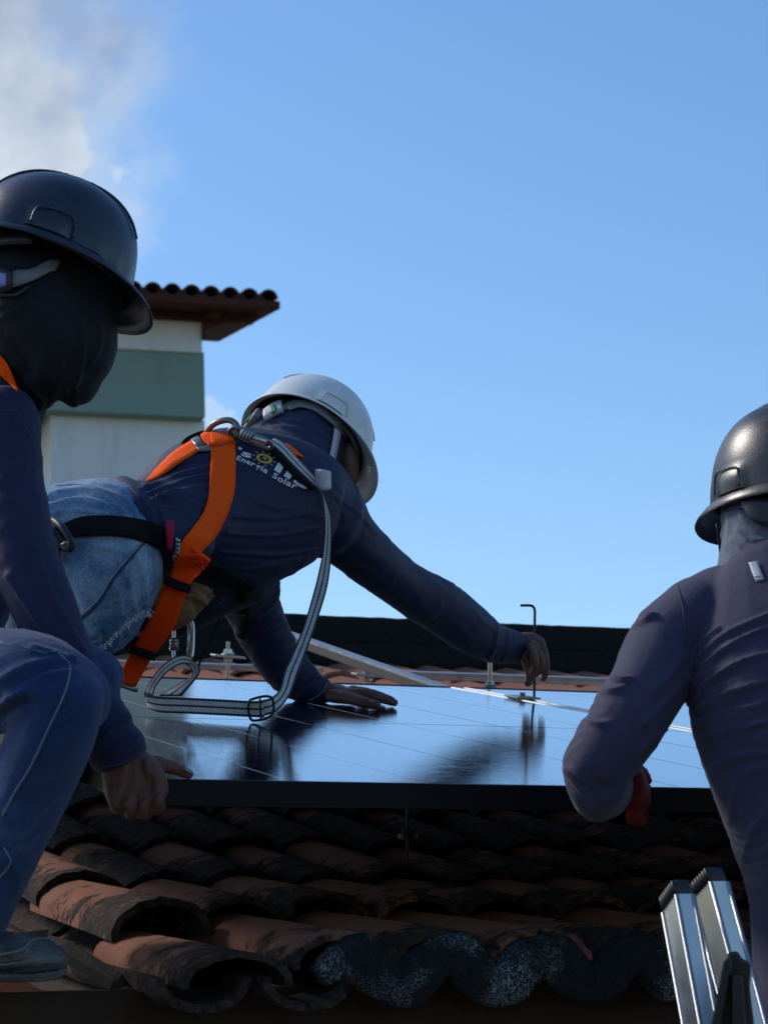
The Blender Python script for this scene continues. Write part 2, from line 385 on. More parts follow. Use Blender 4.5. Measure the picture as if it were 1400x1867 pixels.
def displace(me, fn):
    n = len(me.vertices); co = np.empty(n*3); me.vertices.foreach_get('co', co); co = co.reshape(-1,3)
    no = np.empty(n*3); me.vertex_normals.foreach_get('vector', no); no = no.reshape(-1,3)
    pc = (co-CN) @ RN                              # camera coords
    d = -pc[:,2]; px = CX+FPX*pc[:,0]/d; py = CY-FPX*pc[:,1]/d; nc = no @ RN
    h = fn(pc, px, py, d, nc)
    co = co + no*h[:,None]; me.vertices.foreach_set('co', co.ravel()); me.update()
WR = 1.0
def aniso(pc, ang, short, long, seed=0):
    """ridged folds running along image direction ang (deg, counter-clockwise)"""
    a = math.radians(ang); u = pc[:,0]*math.cos(a)+pc[:,1]*math.sin(a); v = -pc[:,0]*math.sin(a)+pc[:,1]*math.cos(a)
    wv = vnoise(np.stack([u/long*1.5+seed, v/long*1.5, pc[:,2]/long*1.5], 1))
    q = np.stack([u/long+seed*3.1, v/short+wv*2.2, pc[:,2]/long*1.2], 1)
    x = vnoise(q); return 1-np.abs(2*x-1)*1.6
def fold_lines(px, py, d, nc, lines):
    """traced folds: (points, half width px, height m)"""
    h = np.zeros(len(px)); front = np.clip(nc[:,2]*2.2, 0, 1)
    for pts, wd, amp in lines:
        Q = catmull(pts, 5); best = np.full(len(px), 1e9)
        for a, b in zip(Q, Q[1:]):
            ab = b-a; L2 = (ab**2).sum()+1e-9
            t = np.clip(((px-a[0])*ab[0]+(py-a[1])*ab[1])/L2, 0, 1)
            dd = (px-a[0]-t*ab[0])**2+(py-a[1]-t*ab[1])**2; best = np.minimum(best, dd)
        h += 1.6*amp*np.exp(-best/(wd*wd))*front
    return h
def bvh_of(*objs):
    bm = bmesh.new()
    for o in objs:
        t = o.data.copy(); t.transform(Matrix.Translation(ORG[o.name])); bm.from_mesh(t); bpy.data.meshes.remove(t)
    b = BVHTree.FromBMesh(bm); bm.free(); return b
def hitd(b, px, py):
    v = D(px,py); L = v.length; r = b.ray_cast(CAM, v/L)
    return r[3]/L if r[0] is not None else None
def strip(name, mat, left, right, parent, surf=None, dep=None, off=.003, th=.0025, n=6, across=5, smooth_it=3, lift=None):
    """flat webbing: left/right edge traced; lies on surf (ray hit) or at given depths dep"""
    L = catmull(left, n); R = catmull(right, n); m = len(L)
    DP = catmull([(x,) for x in dep], n)[:,0] if dep is not None else None
    grid = np.zeros((m, across, 3))
    dg = np.full((m, across), np.nan)
    for i in range(m):
        for j in range(across):
            t = j/(across-1); q = L[i]*(1-t)+R[i]*t; grid[i,j,:2] = q[:2]
            if surf is not None:
                hd = hitd(surf, q[0], q[1])
                if hd is not None: dg[i,j] = hd
    if surf is not None:
        if dep is not None:
            for i in range(m): dg[i][np.isnan(dg[i])] = DP[i]
        else:
            for i in range(m):
                row = dg[i]; ok = ~np.isnan(row); row[~ok] = row[ok].mean() if ok.any() else np.nan
            ok = ~np.isnan(dg[:,0]); idx = np.arange(m)
            if ok.any():
                for j in range(across): dg[:,j] = np.interp(idx, idx[ok], dg[ok,j])
        for _ in range(smooth_it):
            mn = dg.copy(); g = np.pad(dg, ((1,1),(0,0)), 'edge'); mn = (g[:-2]+g[1:-1]*2+g[2:])/4; dg = np.minimum(mn, dg+.001)
    else:
        for i in range(m):
            for j in range(across):
                extra = R[i][2]*(j/(across-1)) if R.shape[1] > 2 else 0
                dg[i,j] = DP[i]+extra
    dg = dg-off
    pts = [[P(grid[i,j,0], grid[i,j,1], dg[i,j]) for j in range(across)] for i in range(m)]
    bm = bmesh.new(); uvl = bm.loops.layers.uv.new('uv'); top = []; bot = []
    for i in range(m):
        a = pts[max(i-1,0)]; b = pts[min(i+1,m-1)]; tr = []; br = []
        for j in range(across):
            tt = b[j]-a[j]; ss = pts[i][min(j+1,across-1)]-pts[i][max(j-1,0)]; nn = tt.cross(ss)
            nn = nn.normalized() if nn.length > 1e-9 else BK
            if nn.dot(CAM-pts[i][j]) < 0: nn = -nn
            tr.append(bm.verts.new(pts[i][j]+nn*th*.5)); br.append(bm.verts.new(pts[i][j]-nn*th*.5))
        top.append(tr); bot.append(br)
    V = [0]
    for i in range(1, m): V.append(V[-1]+(pts[i][across//2]-pts[i-1][across//2]).length)
    def quad(vs, uvs):
        try: f = bm.faces.new(vs)
        except ValueError: return
        for lp, uv in zip(f.loops, uvs): lp[uvl].uv = uv
    for i in range(m-1):
        for j in range(across-1):
            u0, u1 = j/(across-1), (j+1)/(across-1); uvs = [(u0,V[i]),(u1,V[i]),(u1,V[i+1]),(u0,V[i+1])]
            quad((top[i][j], top[i][j+1], top[i+1][j+1], top[i+1][j]), uvs)
            quad((bot[i][j], bot[i+1][j], bot[i+1][j+1], bot[i][j+1]), [uvs[0],uvs[3],uvs[2],uvs[1]])
        for j, u in ((0, 0), (across-1, 1)):
            quad((top[i][j], top[i+1][j], bot[i+1][j], bot[i][j]), [(u,V[i]),(u,V[i+1]),(u,V[i+1]),(u,V[i])])
    for i in (0, m-1):
        for j in range(across-1): quad((top[i][j], bot[i][j], bot[i][j+1], top[i][j+1]), [(0,V[i])]*4)
    return bm_link(bm, name, mat, parent, True)
def line_on(name, mat, pts, parent, surf, r=.0012, off=.0005, n=6):
    """thin cord or stitched seam following a surface"""
    Q = catmull(pts, n); W = []; last = None
    for q in Q:
        hd = hitd(surf, q[0], q[1])
        if hd is None: hd = last
        if hd is None: continue
        last = hd; W.append(P(q[0], q[1], hd-off))
    bm = bmesh.new(); tube(bm, W, r, 6, 1); return bm_link(bm, name, mat, parent, True)
def pline(bm, pts, r, seg=10, n=5):
    tube(bm, [P(*p[:3]) for p in pts], r, seg, n)
# ------------------------------------------------------------------ roof frame (directions from the photograph's vanishing points)
VA = vc((11500-CX), -(1607-CY), -FPX); A = VA.normalized(); A.z = 0; A.normalize()
def ortho(px, py):
    v = vc(px-CX, -(py-CY), -FPX).normalized(); v = (v - A*v.dot(A)).normalized(); return v
BP = ortho(-1256, 871); NP = A.cross(BP).normalized()        # panel plane
BR = ortho(-1256, 654); NR = A.cross(BR).normalized()        # roof plane
def plane_hit(px, py, o, n):
    v = D(px, py); t = (o-CAM).dot(n)/v.dot(n); return CAM+v*t
def depth_of(p): return -((p-CAM).dot(BK))
PO = P(700, 1427, 3.4)
def pan(px, py): return plane_hit(px, py, PO, NP)
def pan_d(px, py): return depth_of(pan(px, py))
# ------------------------------------------------------------------ ground
bm = bmesh.new()
g = 600; vs = [bm.verts.new((x, y, 0)) for x, y in ((-g,-g),(g,-g),(g,g),(-g,g))]; bm.faces.new(vs)
bm_link(bm, 'ground', ground_m, None, False, 'structure', recalc=False)
# ------------------------------------------------------------------ the roof being worked on
EO = P(700, 1765, 3.42)                       # on the eave, cap/pan junction plane
SP = .145; EXPO = .40
Bh = Vector((BR.x, BR.y, 0)).normalized()
def elev(v): return math.radians(9.3 + 7.1*min(1, max(0, (v-.45)/.85)))      # the eave kicks out flatter than the slope above
PR = [(0.0, 0.0)]
for i in range(700):
    e_ = elev(i*.01); PR.append((PR[-1][0]+.01*math.cos(e_), PR[-1][1]+.01*math.sin(e_)))
def RP(u, v, n=0):
    e_ = elev(v); i = max(0, min(699, int(v*100)));
    if v < 0: s_, h_ = v*math.cos(e_), v*math.sin(e_)
    else: t = v*100-i; s_ = PR[i][0]*(1-t)+PR[i+1][0]*t; h_ = PR[i][1]*(1-t)+PR[i+1][1]*t
    return EO + A*u + Bh*(s_-math.sin(e_)*n) + Vector((0,0,h_+math.cos(e_)*n))
def RBV(v): e_ = elev(v); return Bh*math.cos(e_)+Vector((0,0,math.sin(e_)))
def RNV(v): return A.cross(RBV(v)).normalized()
def BASISV(v): return Matrix((A, RBV(v), RNV(v))).transposed()
# u of the leftmost cap column from its lip in the photo
def u_at(px, py):
    p = plane_hit(px, py, EO, NR); return (p-EO).dot(A), (p-EO).dot(BR)
U0 = u_at(629, 1765)[0]
house = thing('house', 'house roof of mossy red clay barrel tiles rising from the eave to a black ridge', 'house', RP(1, 1.5).to_tuple())
house.location.z = 0; ORG[house.name] = Vector(house.location)
HO = ORG[house.name]
def tile_mesh(name, cap, seed, length=.47):
    """local x across, y up the slope (0 = exposed lower edge), z out of the roof"""
    r = random.Random(seed); bm = bmesh.new(); seg = 20; rows = 6; th = .011
    def prof(w, h, t0):
        res = []
        for k in range(seg+1):
            a = math.pi*k/seg; x = -math.cos(a)*w; z = math.sin(a)**.85*h
            if cap and abs(k-seg*.5) < .6: z += .0022
            res.append((x, z))
        return res
    outer = []; inner = []
    j1 = [r.uniform(-.006, .006) for _ in range(seg+1)]
    for i in range(rows+1):
        t = i/rows; w = (.078 - .016*t) if cap else (.064+.010*t)
        h = (.058-.010*t) if cap else (.045+.003*t)
        y = length*t
        po = prof(w, h, t); pi_ = prof(w-th, h-th, t); ro = []; ri = []
        for k, (x, z) in enumerate(po):
            yy = y + (j1[k] if i == 0 else 0); wob = r.uniform(-.0006, .0006)
            ro.append(bm.verts.new((x, yy, (z+wob) if cap else -(z+wob))))
        for k, (x, z) in enumerate(pi_):
            yy = y + (j1[k] if i == 0 else 0); ri.append(bm.verts.new((x, yy, z if cap else -z)))
        outer.append(ro); inner.append(ri)
    for i in range(rows):
        for k in range(seg):
            bm.faces.new((outer[i][k], outer[i][k+1], outer[i+1][k+1], outer[i+1][k]))
            bm.faces.new((inner[i][k], inner[i+1][k], inner[i+1][k+1], inner[i][k+1]))
        for k in (0, seg): bm.faces.new((outer[i][k], outer[i+1][k], inner[i+1][k], inner[i][k]))
    for i in (0, rows):
        for k in range(seg): bm.faces.new((outer[i][k], inner[i][k], inner[i][k+1], outer[i][k+1]))
    bmesh.ops.recalc_face_normals(bm, faces=bm.faces)
    me = bpy.data.meshes.new(name); bm.to_mesh(me); bm.free(); me.polygons.foreach_set('use_smooth', [True]*len(me.polygons))
    me.materials.append(tile_m)
    me.set_sharp_from_angle(angle=math.radians(50)); return me
caps = [tile_mesh('cap_tile', True, s) for s in range(4)]
pans = [tile_mesh('pan_tile', False, s) for s in range(2)]
def put_tile(me, name, u, v, n, tilt, yaw, mould_shade, roll=0):
    o = bpy.data.objects.new(name, me); COL.objects.link(o); o.parent = house
    M = BASISV(v+.2).to_4x4() @ Matrix.Rotation(yaw, 4, 'Z') @ Matrix.Rotation(tilt, 4, 'X') @ Matrix.Rotation(roll, 4, 'Y')
    o.matrix_basis = Matrix.Translation(RP(u, v, n)-HO) @ M
    if name == 'cap_tile' and v < .1: o.matrix_basis = o.matrix_basis @ Matrix.Diagonal((1, 1, .80, 1))
    o['mould_shade'] = mould_shade; return o
rr = random.Random(11)
NCOL = 25; NROW = 11
for k in range(-1, NCOL-1):
    coln = rr.uniform(-.02, .02); e0 = -.04 if k == -1 else 0
    if k == -1: coln = 0
    for r in range(NROW):
        u = U0 + k*SP + rr.uniform(-.005, .005) - (.028 if k == -1 and r == 0 else 0) 
        v = e0 - (.012 if r == 0 else 0) + r*EXPO + coln*(r > 0) + rr.uniform(-.012, .012)*(r > 0)
        mould_shade = (.06, .08, .13, .26, .34, .30, .1, -.05, -.3, -.35, -.35)[r]  # mould by row; rows under the panel also get their shade as darker colour
        put_tile(caps[rr.randrange(4)], 'cap_tile', u, v, .002+rr.uniform(0, .006)+(.004 if r else 0)-(.022 if k == -1 and r == 0 else 0), -math.radians(rr.uniform(.4, 1.3)), rr.uniform(-.025, .025), mould_shade+rr.uniform(-.08, .08), rr.uniform(-.05, .05))
for k in range(-2, 10):
    for r in range(2):
        put_tile(pans[rr.randrange(2)], 'pan_tile', U0+(k+.5)*SP, (-.05 if k < 0 else .02)+r*EXPO, .002-(.006 if r == 0 else 0), math.radians(-1.6), rr.uniform(-.02, .02), .35)
# remaining pans: one joined layer
bm = bmesh.new()
for k in range(-2, NCOL):
    for r in range(0 if k >= 10 else 2, NROW):
        M = Matrix.Translation(RP(U0+(k+.5)*SP, r*EXPO, 0)) @ BASISV(r*EXPO+.2).to_4x4() @ Matrix.Rotation(math.radians(-1.6), 4, 'X')
        for i in range(1):
            seg = 8; a0 = []; a1 = []
            for q in range(seg+1):
                an = math.pi*q/seg
                a0.append(bm.verts.new(M @ Vector((-math.cos(an)*.070, 0, -math.sin(an)*.045)))); a1.append(bm.verts.new(M @ Vector((-math.cos(an)*.078, .46, -math.sin(an)*.048))))
            for q in range(seg): bm.faces.new((a0[q], a0[q+1], a1[q+1], a1[q]))
o = bm_link(bm, 'pan_tile_layer', tile_m, house, True, 'stuff'); o['mould_shade'] = .3
# roof deck under the tiles, walls, far slope
VR = (NROW)*EXPO+.02
UL, UR = U0-1.5*SP-.03, U0+(NCOL-1)*SP
for i in range(8):
    va_, vb_ = .1+(VR-.1)*i/8, .1+(VR-.1)*(i+1)/8; pa, pb = RP((UL+UR)/2, va_, -.085), RP((UL+UR)/2, vb_, -.085)
    bm = bmesh.new(); ax_ = (pb-pa)/2; box(bm, (pa+pb)/2, A*(UR-UL)/2, ax_*.998, A.cross(ax_).normalized()*.012); bm_link(bm, 'deck_board', wood_m, house)
bm = bmesh.new()
for k in range(9):
    u = UL+.2+k*.42; pa, pb = RP(u, .9, -.155), RP(u, VR, -.155); ax_ = (pb-pa)/2; box(bm, (pa+pb)/2, A*.025, ax_, A.cross(ax_).normalized()*.05)
bm_link(bm, 'rafters', wood_m, house)
# mortar band closing the eave: rounded wavy body following caps and pans
def mort_curve(u):          # centre height n of the band at across-position u (m from U0)
    ph = (u % SP)/SP
    return -.003 + .021*math.cos(2*math.pi*ph)
bm = bmesh.new(); nU = 22*7; ring = []
for i in range(nU+1):
    u = -.045 + (8.5*SP)*i/nU; c = mort_curve(u); th = .031 + .003*math.sin(u*83)
    if u < .0: c = mort_curve(0)-(-u)*.6
    th *= min(1, max(.25, (u+.062)/.045))
    q = []
    dc = (mort_curve(u+.002)-mort_curve(u-.002))/.004; sl_ = 1/math.sqrt(1+dc*dc); 
    for a in range(12):
        an = 2*math.pi*a/12; sg_ = lambda x: math.copysign(abs(x)**.62, x); dv = -sg_(math.cos(an))*.022-.010; dn = sg_(math.sin(an))*th
        q.append(bm.verts.new(RP(U0+u-dn*dc*sl_*.75, dv + random.uniform(-.002, .002), c+dn*(sl_*.3+.7)+random.uniform(-.0018, .0018))))
    ring.append(q)
for a, b in zip(ring, ring[1:]):
    for k in range(12): bm.faces.new((a[k], a[(k+1)%12], b[(k+1)%12], b[k]))
bm.faces.new(ring[0]); bm.faces.new(ring[-1])
bm_link(bm, 'mortar_edging', mortar_m, house, True)
# fascia board under the eave, soffit and the house walls
def at_z(p, z): return Vector((p.x, p.y, z))
FB = P(700, 1796, 3.50)
f0 = FB - A*1.6; f1 = FB + A*4
h = .16
bm = bmesh.new();
box(bm, (f0+f1)/2 - Vector((0,0,h/2)), A*(f1-f0).length/2, Bh*.016, Vector((0,0,h/2))); bevel_all(bm, .004)
bm_link(bm, 'fascia_board', wood_m, house)
wz = FB.z - .2
bm = bmesh.new(); c = (f0+f1)/2 + Bh*2.6; c.z = wz/2
box(bm, c, A*2.6, Bh*2.1, Vector((0,0,wz/2-.0))); bm_link(bm, 'wall', wall_house, house)
bm = bmesh.new(); c = (f0+f1)/2 + Bh*.26 - Vector((0,0,.17)); box(bm, c, A*2.75, Bh*.24, Vector((0,0,.008))); bm_link(bm, 'soffit', wood_m, house)
# ridge: two stepped courses of mouldy concrete

def proj(p):
    q = Rm.transposed() @ (p-CAM); return CX+FPX*q.x/-q.z, CY-FPX*q.y/-q.z, -q.z
_best = min((abs(proj(RP(u_/20, VR))[0]-745), u_/20) for u_ in range(80))[1]; RX = proj(RP(_best, VR, .05)); print('ridge base', RX)
DRG = RX[2]
def ridge_course(name, y0l, y1l, dl, depth, L=7.2):
    c0 = P(745, (y0l+y1l)/2, dl); hh = (y1l-y0l)/2*dl/FPX
    bm = bmesh.new(); seg = 220; rows = []
    nh = Vector((Bh.x, Bh.y, 0))
    for i in range(seg+1):
        t = i/seg*2-1; cc = c0 + A*L/2*t; wob = .001*math.sin(i*.3)+random.uniform(-.0012, .0012); arch = 0
        prof = [(-1,-1),(-1.01,-.5),(-1.0,.2),(-.99,.82),(-.93,1.0),(.5,1.02),(.9,.95),(1,.5),(1,-1)]
        prof = [(a+random.uniform(-.012,.012), b+random.uniform(-.012,.012)) for a, b in prof]
        rows.append([bm.verts.new(cc + nh*(a*depth) + Vector((0,0,b*hh+wob*(b > .5)+arch))) for a, b in prof])
    for a, b in zip(rows, rows[1:]):
        for k in range(len(a)): bm.faces.new((a[k], a[(k+1)%len(a)], b[(k+1)%len(a)], b[k]))
    bm.faces.new(rows[0][::-1]); bm.faces.new(rows[-1]); return bm_link(bm, name, ridge_m, house, True)
ridge_course('ridge_cap', 1143, 1194, DRG+.10, .15)
ridge_course('ridge_course', 1190, 1232, DRG+.085, .16)
# far slope of the roof beyond the ridge
bm = bmesh.new(); rb = RP((UL+UR)/2, VR+.1, -.05); hw = (UR-UL)/2+1
vs = [bm.verts.new(p) for p in (rb-A*hw, rb+A*hw, rb+A*hw+Bh*3.6-Vector((0,0,1.0)), rb-A*hw+Bh*3.6-Vector((0,0,1.0)))]; bm.faces.new(vs)
bm_link(bm, 'far_slope', tile_m, house)['mould_shade'] = .1
# splintered battens at the left verge
for (a, b, rr_) in (((-20,1668,3.5),(70,1706,3.44),.012), ((0,1697,3.46),(45,1712,3.42),.008), ((118,1732,3.40),(215,1792,3.36),.010), ((-30,1690,3.5),(60,1748,3.45),.007)):
    bm = bmesh.new(); p, q = P(*a), P(*b); ax = (q-p)/2; ay = ax.cross(NR).normalized()*rr_*1.6; box(bm, (p+q)/2, ax, ay, NR*rr_*.7)
    for v in bm.verts: v.co += Vector([random.uniform(-.003,.003) for _ in range(3)])
    bm_link(bm, 'batten', batten_m, house)
# ------------------------------------------------------------------ solar panels
NL = pan(262, 1420.5); JF = pan(825, 1251.5)
wid = None
ld = (JF-NL).dot(BP)
NRc = JF - BP*ld                                # near right corner
wid = (NRc-NL).dot(A)
FRH = .035
def panel(corner, width, length, ncol, label, loc_extra, edge_silver):
    t = thing('solar_panel', label, 'solar panel', (corner-NP*FRH), 'solar panels on the roof')
    fw_ = .011
    def Q(u, v, n): return corner + A*u + BP*v + NP*n
    # glass
    bm = bmesh.new(); uvl = bm.loops.layers.uv.new('uv')
    gx = 2; vs = [bm.verts.new(Q(u, v, -.0016)) for u, v in ((fw_,fw_),(width-fw_,fw_),(width-fw_,length-fw_),(fw_,length-fw_))]
    f = bm.faces.new(vs)
    for lp, uv in zip(f.loops, ((0,0),(width,0),(width,length),(0,length))): lp[uvl].uv = uv
    low = [bm.verts.new(Q(u, v, -.008)) for u, v in ((fw_,fw_),(width-fw_,fw_),(width-fw_,length-fw_),(fw_,length-fw_))]
    bm.faces.new(low[::-1])
    for i in range(4): bm.faces.new((vs[i], low[i], low[(i+1)%4], vs[(i+1)%4]))
    bm_link(bm, 'glass', glass_m, t)
    # four frame rails, each its own part
    def rail(c, ax, ay, mat):
        bm = bmesh.new(); box(bm, c, ax, ay, NP*FRH/2); bevel_all(bm, .0012, 1); bm_link(bm, 'frame_rail', mat, t)
    rail(Q(width/2, fw_/2, -FRH/2), A*width/2, BP*fw_/2, frame_black)
    rail(Q(width/2, length-fw_/2, -FRH/2), A*width/2, BP*fw_/2, frame_black)
    for i, u in enumerate((fw_/2, width-fw_/2)):
        rail(Q(u, length/2, -FRH/2-.0005), A*fw_/2, BP*(length/2-fw_), frame_silver if edge_silver[i] else frame_black)
    # back sheet
    bm = bmesh.new(); box(bm, Q(width/2, length/2, -.012), A*(width/2-fw_-.001), BP*(length/2-fw_-.001), NP*.002); bm_link(bm, 'back_sheet', frame_black, t)
    # cell gaps: thin bright lines between cells
    cw = (width-2*fw_)/ncol
    for k in range(1, ncol):
        bm = bmesh.new(); box(bm, Q(fw_+cw*k, length/2, -.0015), A*.0004, BP*(length/2-fw_-.02), NP*.00012); bm_link(bm, 'cell_gap', grid_m, t)
    for q in (.485, ):
        bm = bmesh.new(); box(bm, Q(width/2, length*q, -.0015), A*(width/2-fw_), BP*.0015, NP*.00012); bm_link(bm, 'centre_gap', grid_m, t)
    return t
p1 = panel(NL, wid, ld, 7, 'large black solar panel the three workers hold, lower edge facing the camera', None, (0, 1))
C2 = NRc + A*.022
p2_ = panel(C2, wid, ld, 7, 'second solar panel beyond the bright joint line, behind the right worker', None, (1, 0))
# ------------------------------------------------------------------ mid clamp
cp = pan(970, 1274); cp = NRc + BP*((cp-NRc).dot(BP)) + A*.011
ct = thing('panel_clamp', 'small metal mid clamp on the joint under the hex key', 'clamp', cp.to_tuple())
bm = bmesh.new(); box(bm, cp+NP*.003, A*.028, BP*.035, NP*.0018); bevel_all(bm, .001, 1); bm_link(bm, 'clamp_plate', steel_d, ct)
bm = bmesh.new(); tube(bm, [cp+NP*.005, cp+NP*.013], .0065, 16, 1); bm_link(bm, 'bolt_head', steel_d, ct)
bm = bmesh.new(); tube(bm, [cp-NP*.06, cp+NP*.001], .004, 10, 1); bm_link(bm, 'bolt_shank', steel_d, ct)
# ------------------------------------------------------------------ rails
def rail_box(name, p, q, w_, h_, label, mats=(alu, alu_dull), group=None, slot=True):
    t = thing(name, label, 'rail', ((p+q)/2).to_tuple(), group)
    ax = (q-p)/2; L = ax.normalized(); side = L.cross(NR).normalized(); up = side.cross(L).normalized()
    bm = bmesh.new(); box(bm, (p+q)/2-up*h_/2, ax, side*w_/2, up*h_/2); bevel_all(bm, .0015, 1); bm_link(bm, 'rail_web', mats[1], t)
    for s in (-1, 1):
        bm = bmesh.new(); box(bm, (p+q)/2+side*s*w_*.33+up*.003, ax, side*w_*.17, up*.003); bm_link(bm, 'top_lip', mats[0], t)
    return t
rail_box('mounting_rail', P(500, 1147, 7.0), P(815, 1258, 6.0), .030, .022, 'long aluminium rail raised at an angle against the black ridge')
def rail_along(px, py, d, w0, w1, label, hgt=.014, name='mounting_rail'):
    c = P(px, py, d); return rail_box(name, c+A*w0, c+A*w1, .03, hgt, label, (alu, alu), 'thin rails lying along the tiles')
rail_along(980, 1236, 6.9, -.42, 1.3, 'thin aluminium rail along the tiles behind the right hand')
rail_along(450, 1216, 6.9, -1.4, .22, 'thin aluminium rail along the tiles behind the left forearm', .010)
bm = bmesh.new(); c = P(776, 1232, 6.9); box(bm, c, A*.018, NR*.012, BR*.012); tag(bm_link(bm, 'rail_end_cap', black_pl, None), 'black end cap on the thin rail in front of the ridge', 'end cap')
# ------------------------------------------------------------------ hanger bolts
def hanger(px, ytop, ybot, d, label, plate=True, r=.0048, steel=steel, grey_pl=grey_pl):
    top = P(px, ytop, d); bot = P(px, ybot, d)
    t = thing('hanger_bolt', label, 'bolt', bot.to_tuple(), 'threaded hanger bolts standing on the tiles'); ax = (top-bot).normalized(); L = (top-bot).length
    bm = bmesh.new(); tube(bm, [bot-ax*.04, top], r, 12, 1)
    bm_link(bm, 'threaded_rod', steel, t)
    bm = bmesh.new()
    for i in range(int(L/.0032)): 
        z = bot+ax*(i*.0032+.002); tube(bm, [z-ax*.0006, z+ax*.0006], r*1.13, 10, 1)
    bm_link(bm, 'thread', steel, t, False, 'stuff')
    bm = bmesh.new(); tube(bm, [bot-ax*.002, bot+ax*.006], .017, 18, 1); bm_link(bm, 'sealing_washer', grey_pl, t)
    bm = bmesh.new(); tube(bm, [bot+ax*.006, bot+ax*.014], .010, 6, 1); bm_link(bm, 'nut', steel, t)
    if plate:
        z = top-ax*L*.35
        bm = bmesh.new(); box(bm, z, A*.042, ax.cross(A).normalized()*.02, ax*.003)
        for v in bm.verts: 
            if (v.co-z).dot(A) > 0: v.co -= ax*.004
        bevel_all(bm, .0012, 1); bm_link(bm, 'adapter_plate', steel, t)
        for s, r2 in ((.012, .013), (-.010, .012)):
            bm = bmesh.new(); tube(bm, [z+ax*(s-.005), z+ax*(s+.005)], [r2, r2*.8 if s > 0 else r2], 6, 1); bm_link(bm, 'nut', steel, t)
        bm = bmesh.new(); tube(bm, [z+ax*.003, z+ax*.006], .017, 18, 1); bm_link(bm, 'washer', steel, t)
    return t
hanger(416, 1170, 1243, 6.5, 'tall zinc hanger bolt with plate left of the leaning forearm')
hanger(672, 1213, 1262, 6.5, 'short zinc hanger bolt just past the fingertips on the panel')
hanger(893, 1205, 1252, 6.3, 'plain hanger bolt under the outstretched forearm', False, .0055)
t = hanger(743, 1474, 1526, 4.2, 'hanger bolt in the dark gap below the panel', False, .0028, blacksteel, black_pl)  # dark steel and washer paint the gap's shade into this bolt's colour
# ------------------------------------------------------------------ ladder
LD = 3.05
ladder = thing('ladder', 'aluminium extension ladder with black capped rails in front of the right worker', 'ladder', P(1300, 1867, LD).to_tuple())
def ladder_rail(x0, y0, x1, y1, x0b, x1b, xs, ys, name, d, L=1500):
    """front face from (x0,y0)-(x1,y1) at top; runs down to y=1867 at x0b..x1b; side face towards the left reaching xs,ys"""
    dd = d
    T0, T1 = P(x0, y0, dd), P(x1, y1, dd)
    B0, B1 = P(x0b, 1867, dd-.06), P(x1b, 1867, dd-.06)
    dn = (B0-T0).normalized(); W = (T1-T0)
    S = P(xs, ys, dd+.03)-T0; S = S-dn*S.dot(dn)*.0
    Ln = 2.6
    bm = bmesh.new()
    a = [T0, T1, T1+S, T0+S]; b = [p+dn*Ln for p in a]
    va = [bm.verts.new(p) for p in a]; vb = [bm.verts.new(p) for p in b]
    bm.faces.new(va); bm.faces.new(vb[::-1])
    for i in range(4): bm.faces.new((va[i], vb[i], vb[(i+1)%4], va[(i+1)%4]))
    bmesh.ops.recalc_face_normals(bm, faces=bm.faces); bevel_all(bm, .0025, 3)
    rail = bm_link(bm, 'side_rail', alu, ladder, False)
    # raised edge beads
    for e in (T0, T1, T0+S):
        bm = bmesh.new(); tube(bm, [e+dn*.004, e+dn*Ln], .0030, 8, 1); bm_link(bm, 'edge_bead', alu, ladder, True)
    # cap with ribs
    bm = bmesh.new(); up = -dn; g_ = .0035; c = (T0+T1+S*1)/2+S*0
    cen = (T0+T1+T1+S+T0+S)/4
    top = [cen+(p-cen)*1.05 for p in a]
    v1 = [bm.verts.new(p-up*.004) for p in top]; v2 = [bm.verts.new(cen+(p-cen)*.93+up*.016) for p in top]
    bm.faces.new(v1); bm.faces.new(v2[::-1])
    for i in range(4): bm.faces.new((v1[i], v2[i], v2[(i+1)%4], v1[(i+1)%4]))
    bmesh.ops.recalc_face_normals(bm, faces=bm.faces); bevel_all(bm, .003, 2); cap = bm_link(bm, 'rail_cap', black_pl, ladder, True)
    for i in range(7):
        t_ = (i+.5)/7; p = T0+S*t_*1.02+(T0-cen)*.04+up*.010
        bm = bmesh.new(); tube(bm, [p-dn*.004, p+dn*.012], .0030, 6, 1); bm_link(bm, 'grip_rib', black_pl, cap, True)
    return T0, T1, S, dn
r1 = ladder_rail(1231, 1625, 1262, 1625, 1276, 1310, 1207, 1658, 'a', LD)
r2 = ladder_rail(1293, 1602, 1324, 1602, 1364, 1396, 1263, 1634, 'b', LD+.03)
def prism(name, mat, pts, d0, d1, parent, bev=.003, smooth=False):
    bm = bmesh.new(); va = [bm.verts.new(P(x, y, d0)) for x, y in pts]; vb = [bm.verts.new(P(x, y, d1)) for x, y in pts]
    bm.faces.new(va); bm.faces.new(vb[::-1]); n = len(pts)
    for i in range(n): bm.faces.new((va[i], vb[i], vb[(i+1)%n], va[(i+1)%n]))
    bmesh.ops.recalc_face_normals(bm, faces=bm.faces); bevel_all(bm, bev, 2); return bm_link(bm, name, mat, parent, smooth)
br = prism('lock_bracket', black_pl, [(1322,1750),(1326,1736),(1345,1734),(1350,1746),(1368,1756),(1366,1800),(1378,1900),(1296,1900),(1305,1820)], 2.93, 3.0, ladder)
prism('bracket_flange', black_pl, [(1318,1752),(1330,1738),(1334,1766),(1312,1880),(1300,1900),(1290,1900)], 2.905, 2.935, br)
prism('bracket_flange', black_pl, [(1334,1776),(1352,1778),(1362,1900),(1334,1900)], 2.90, 2.935, br)
bm = bmesh.new(); hole = [(1243,1835),(1240,1826),(1244,1816),(1252,1814),(1258,1822),(1263,1850),(1264,1880),(1252,1884)]
pline(bm, [(x, y, 3.045) for x, y in hole]+[(1243,1835,3.045)], .0028, 8, 3); bm_link(bm, 'slot_rim', alu, ladder, True)
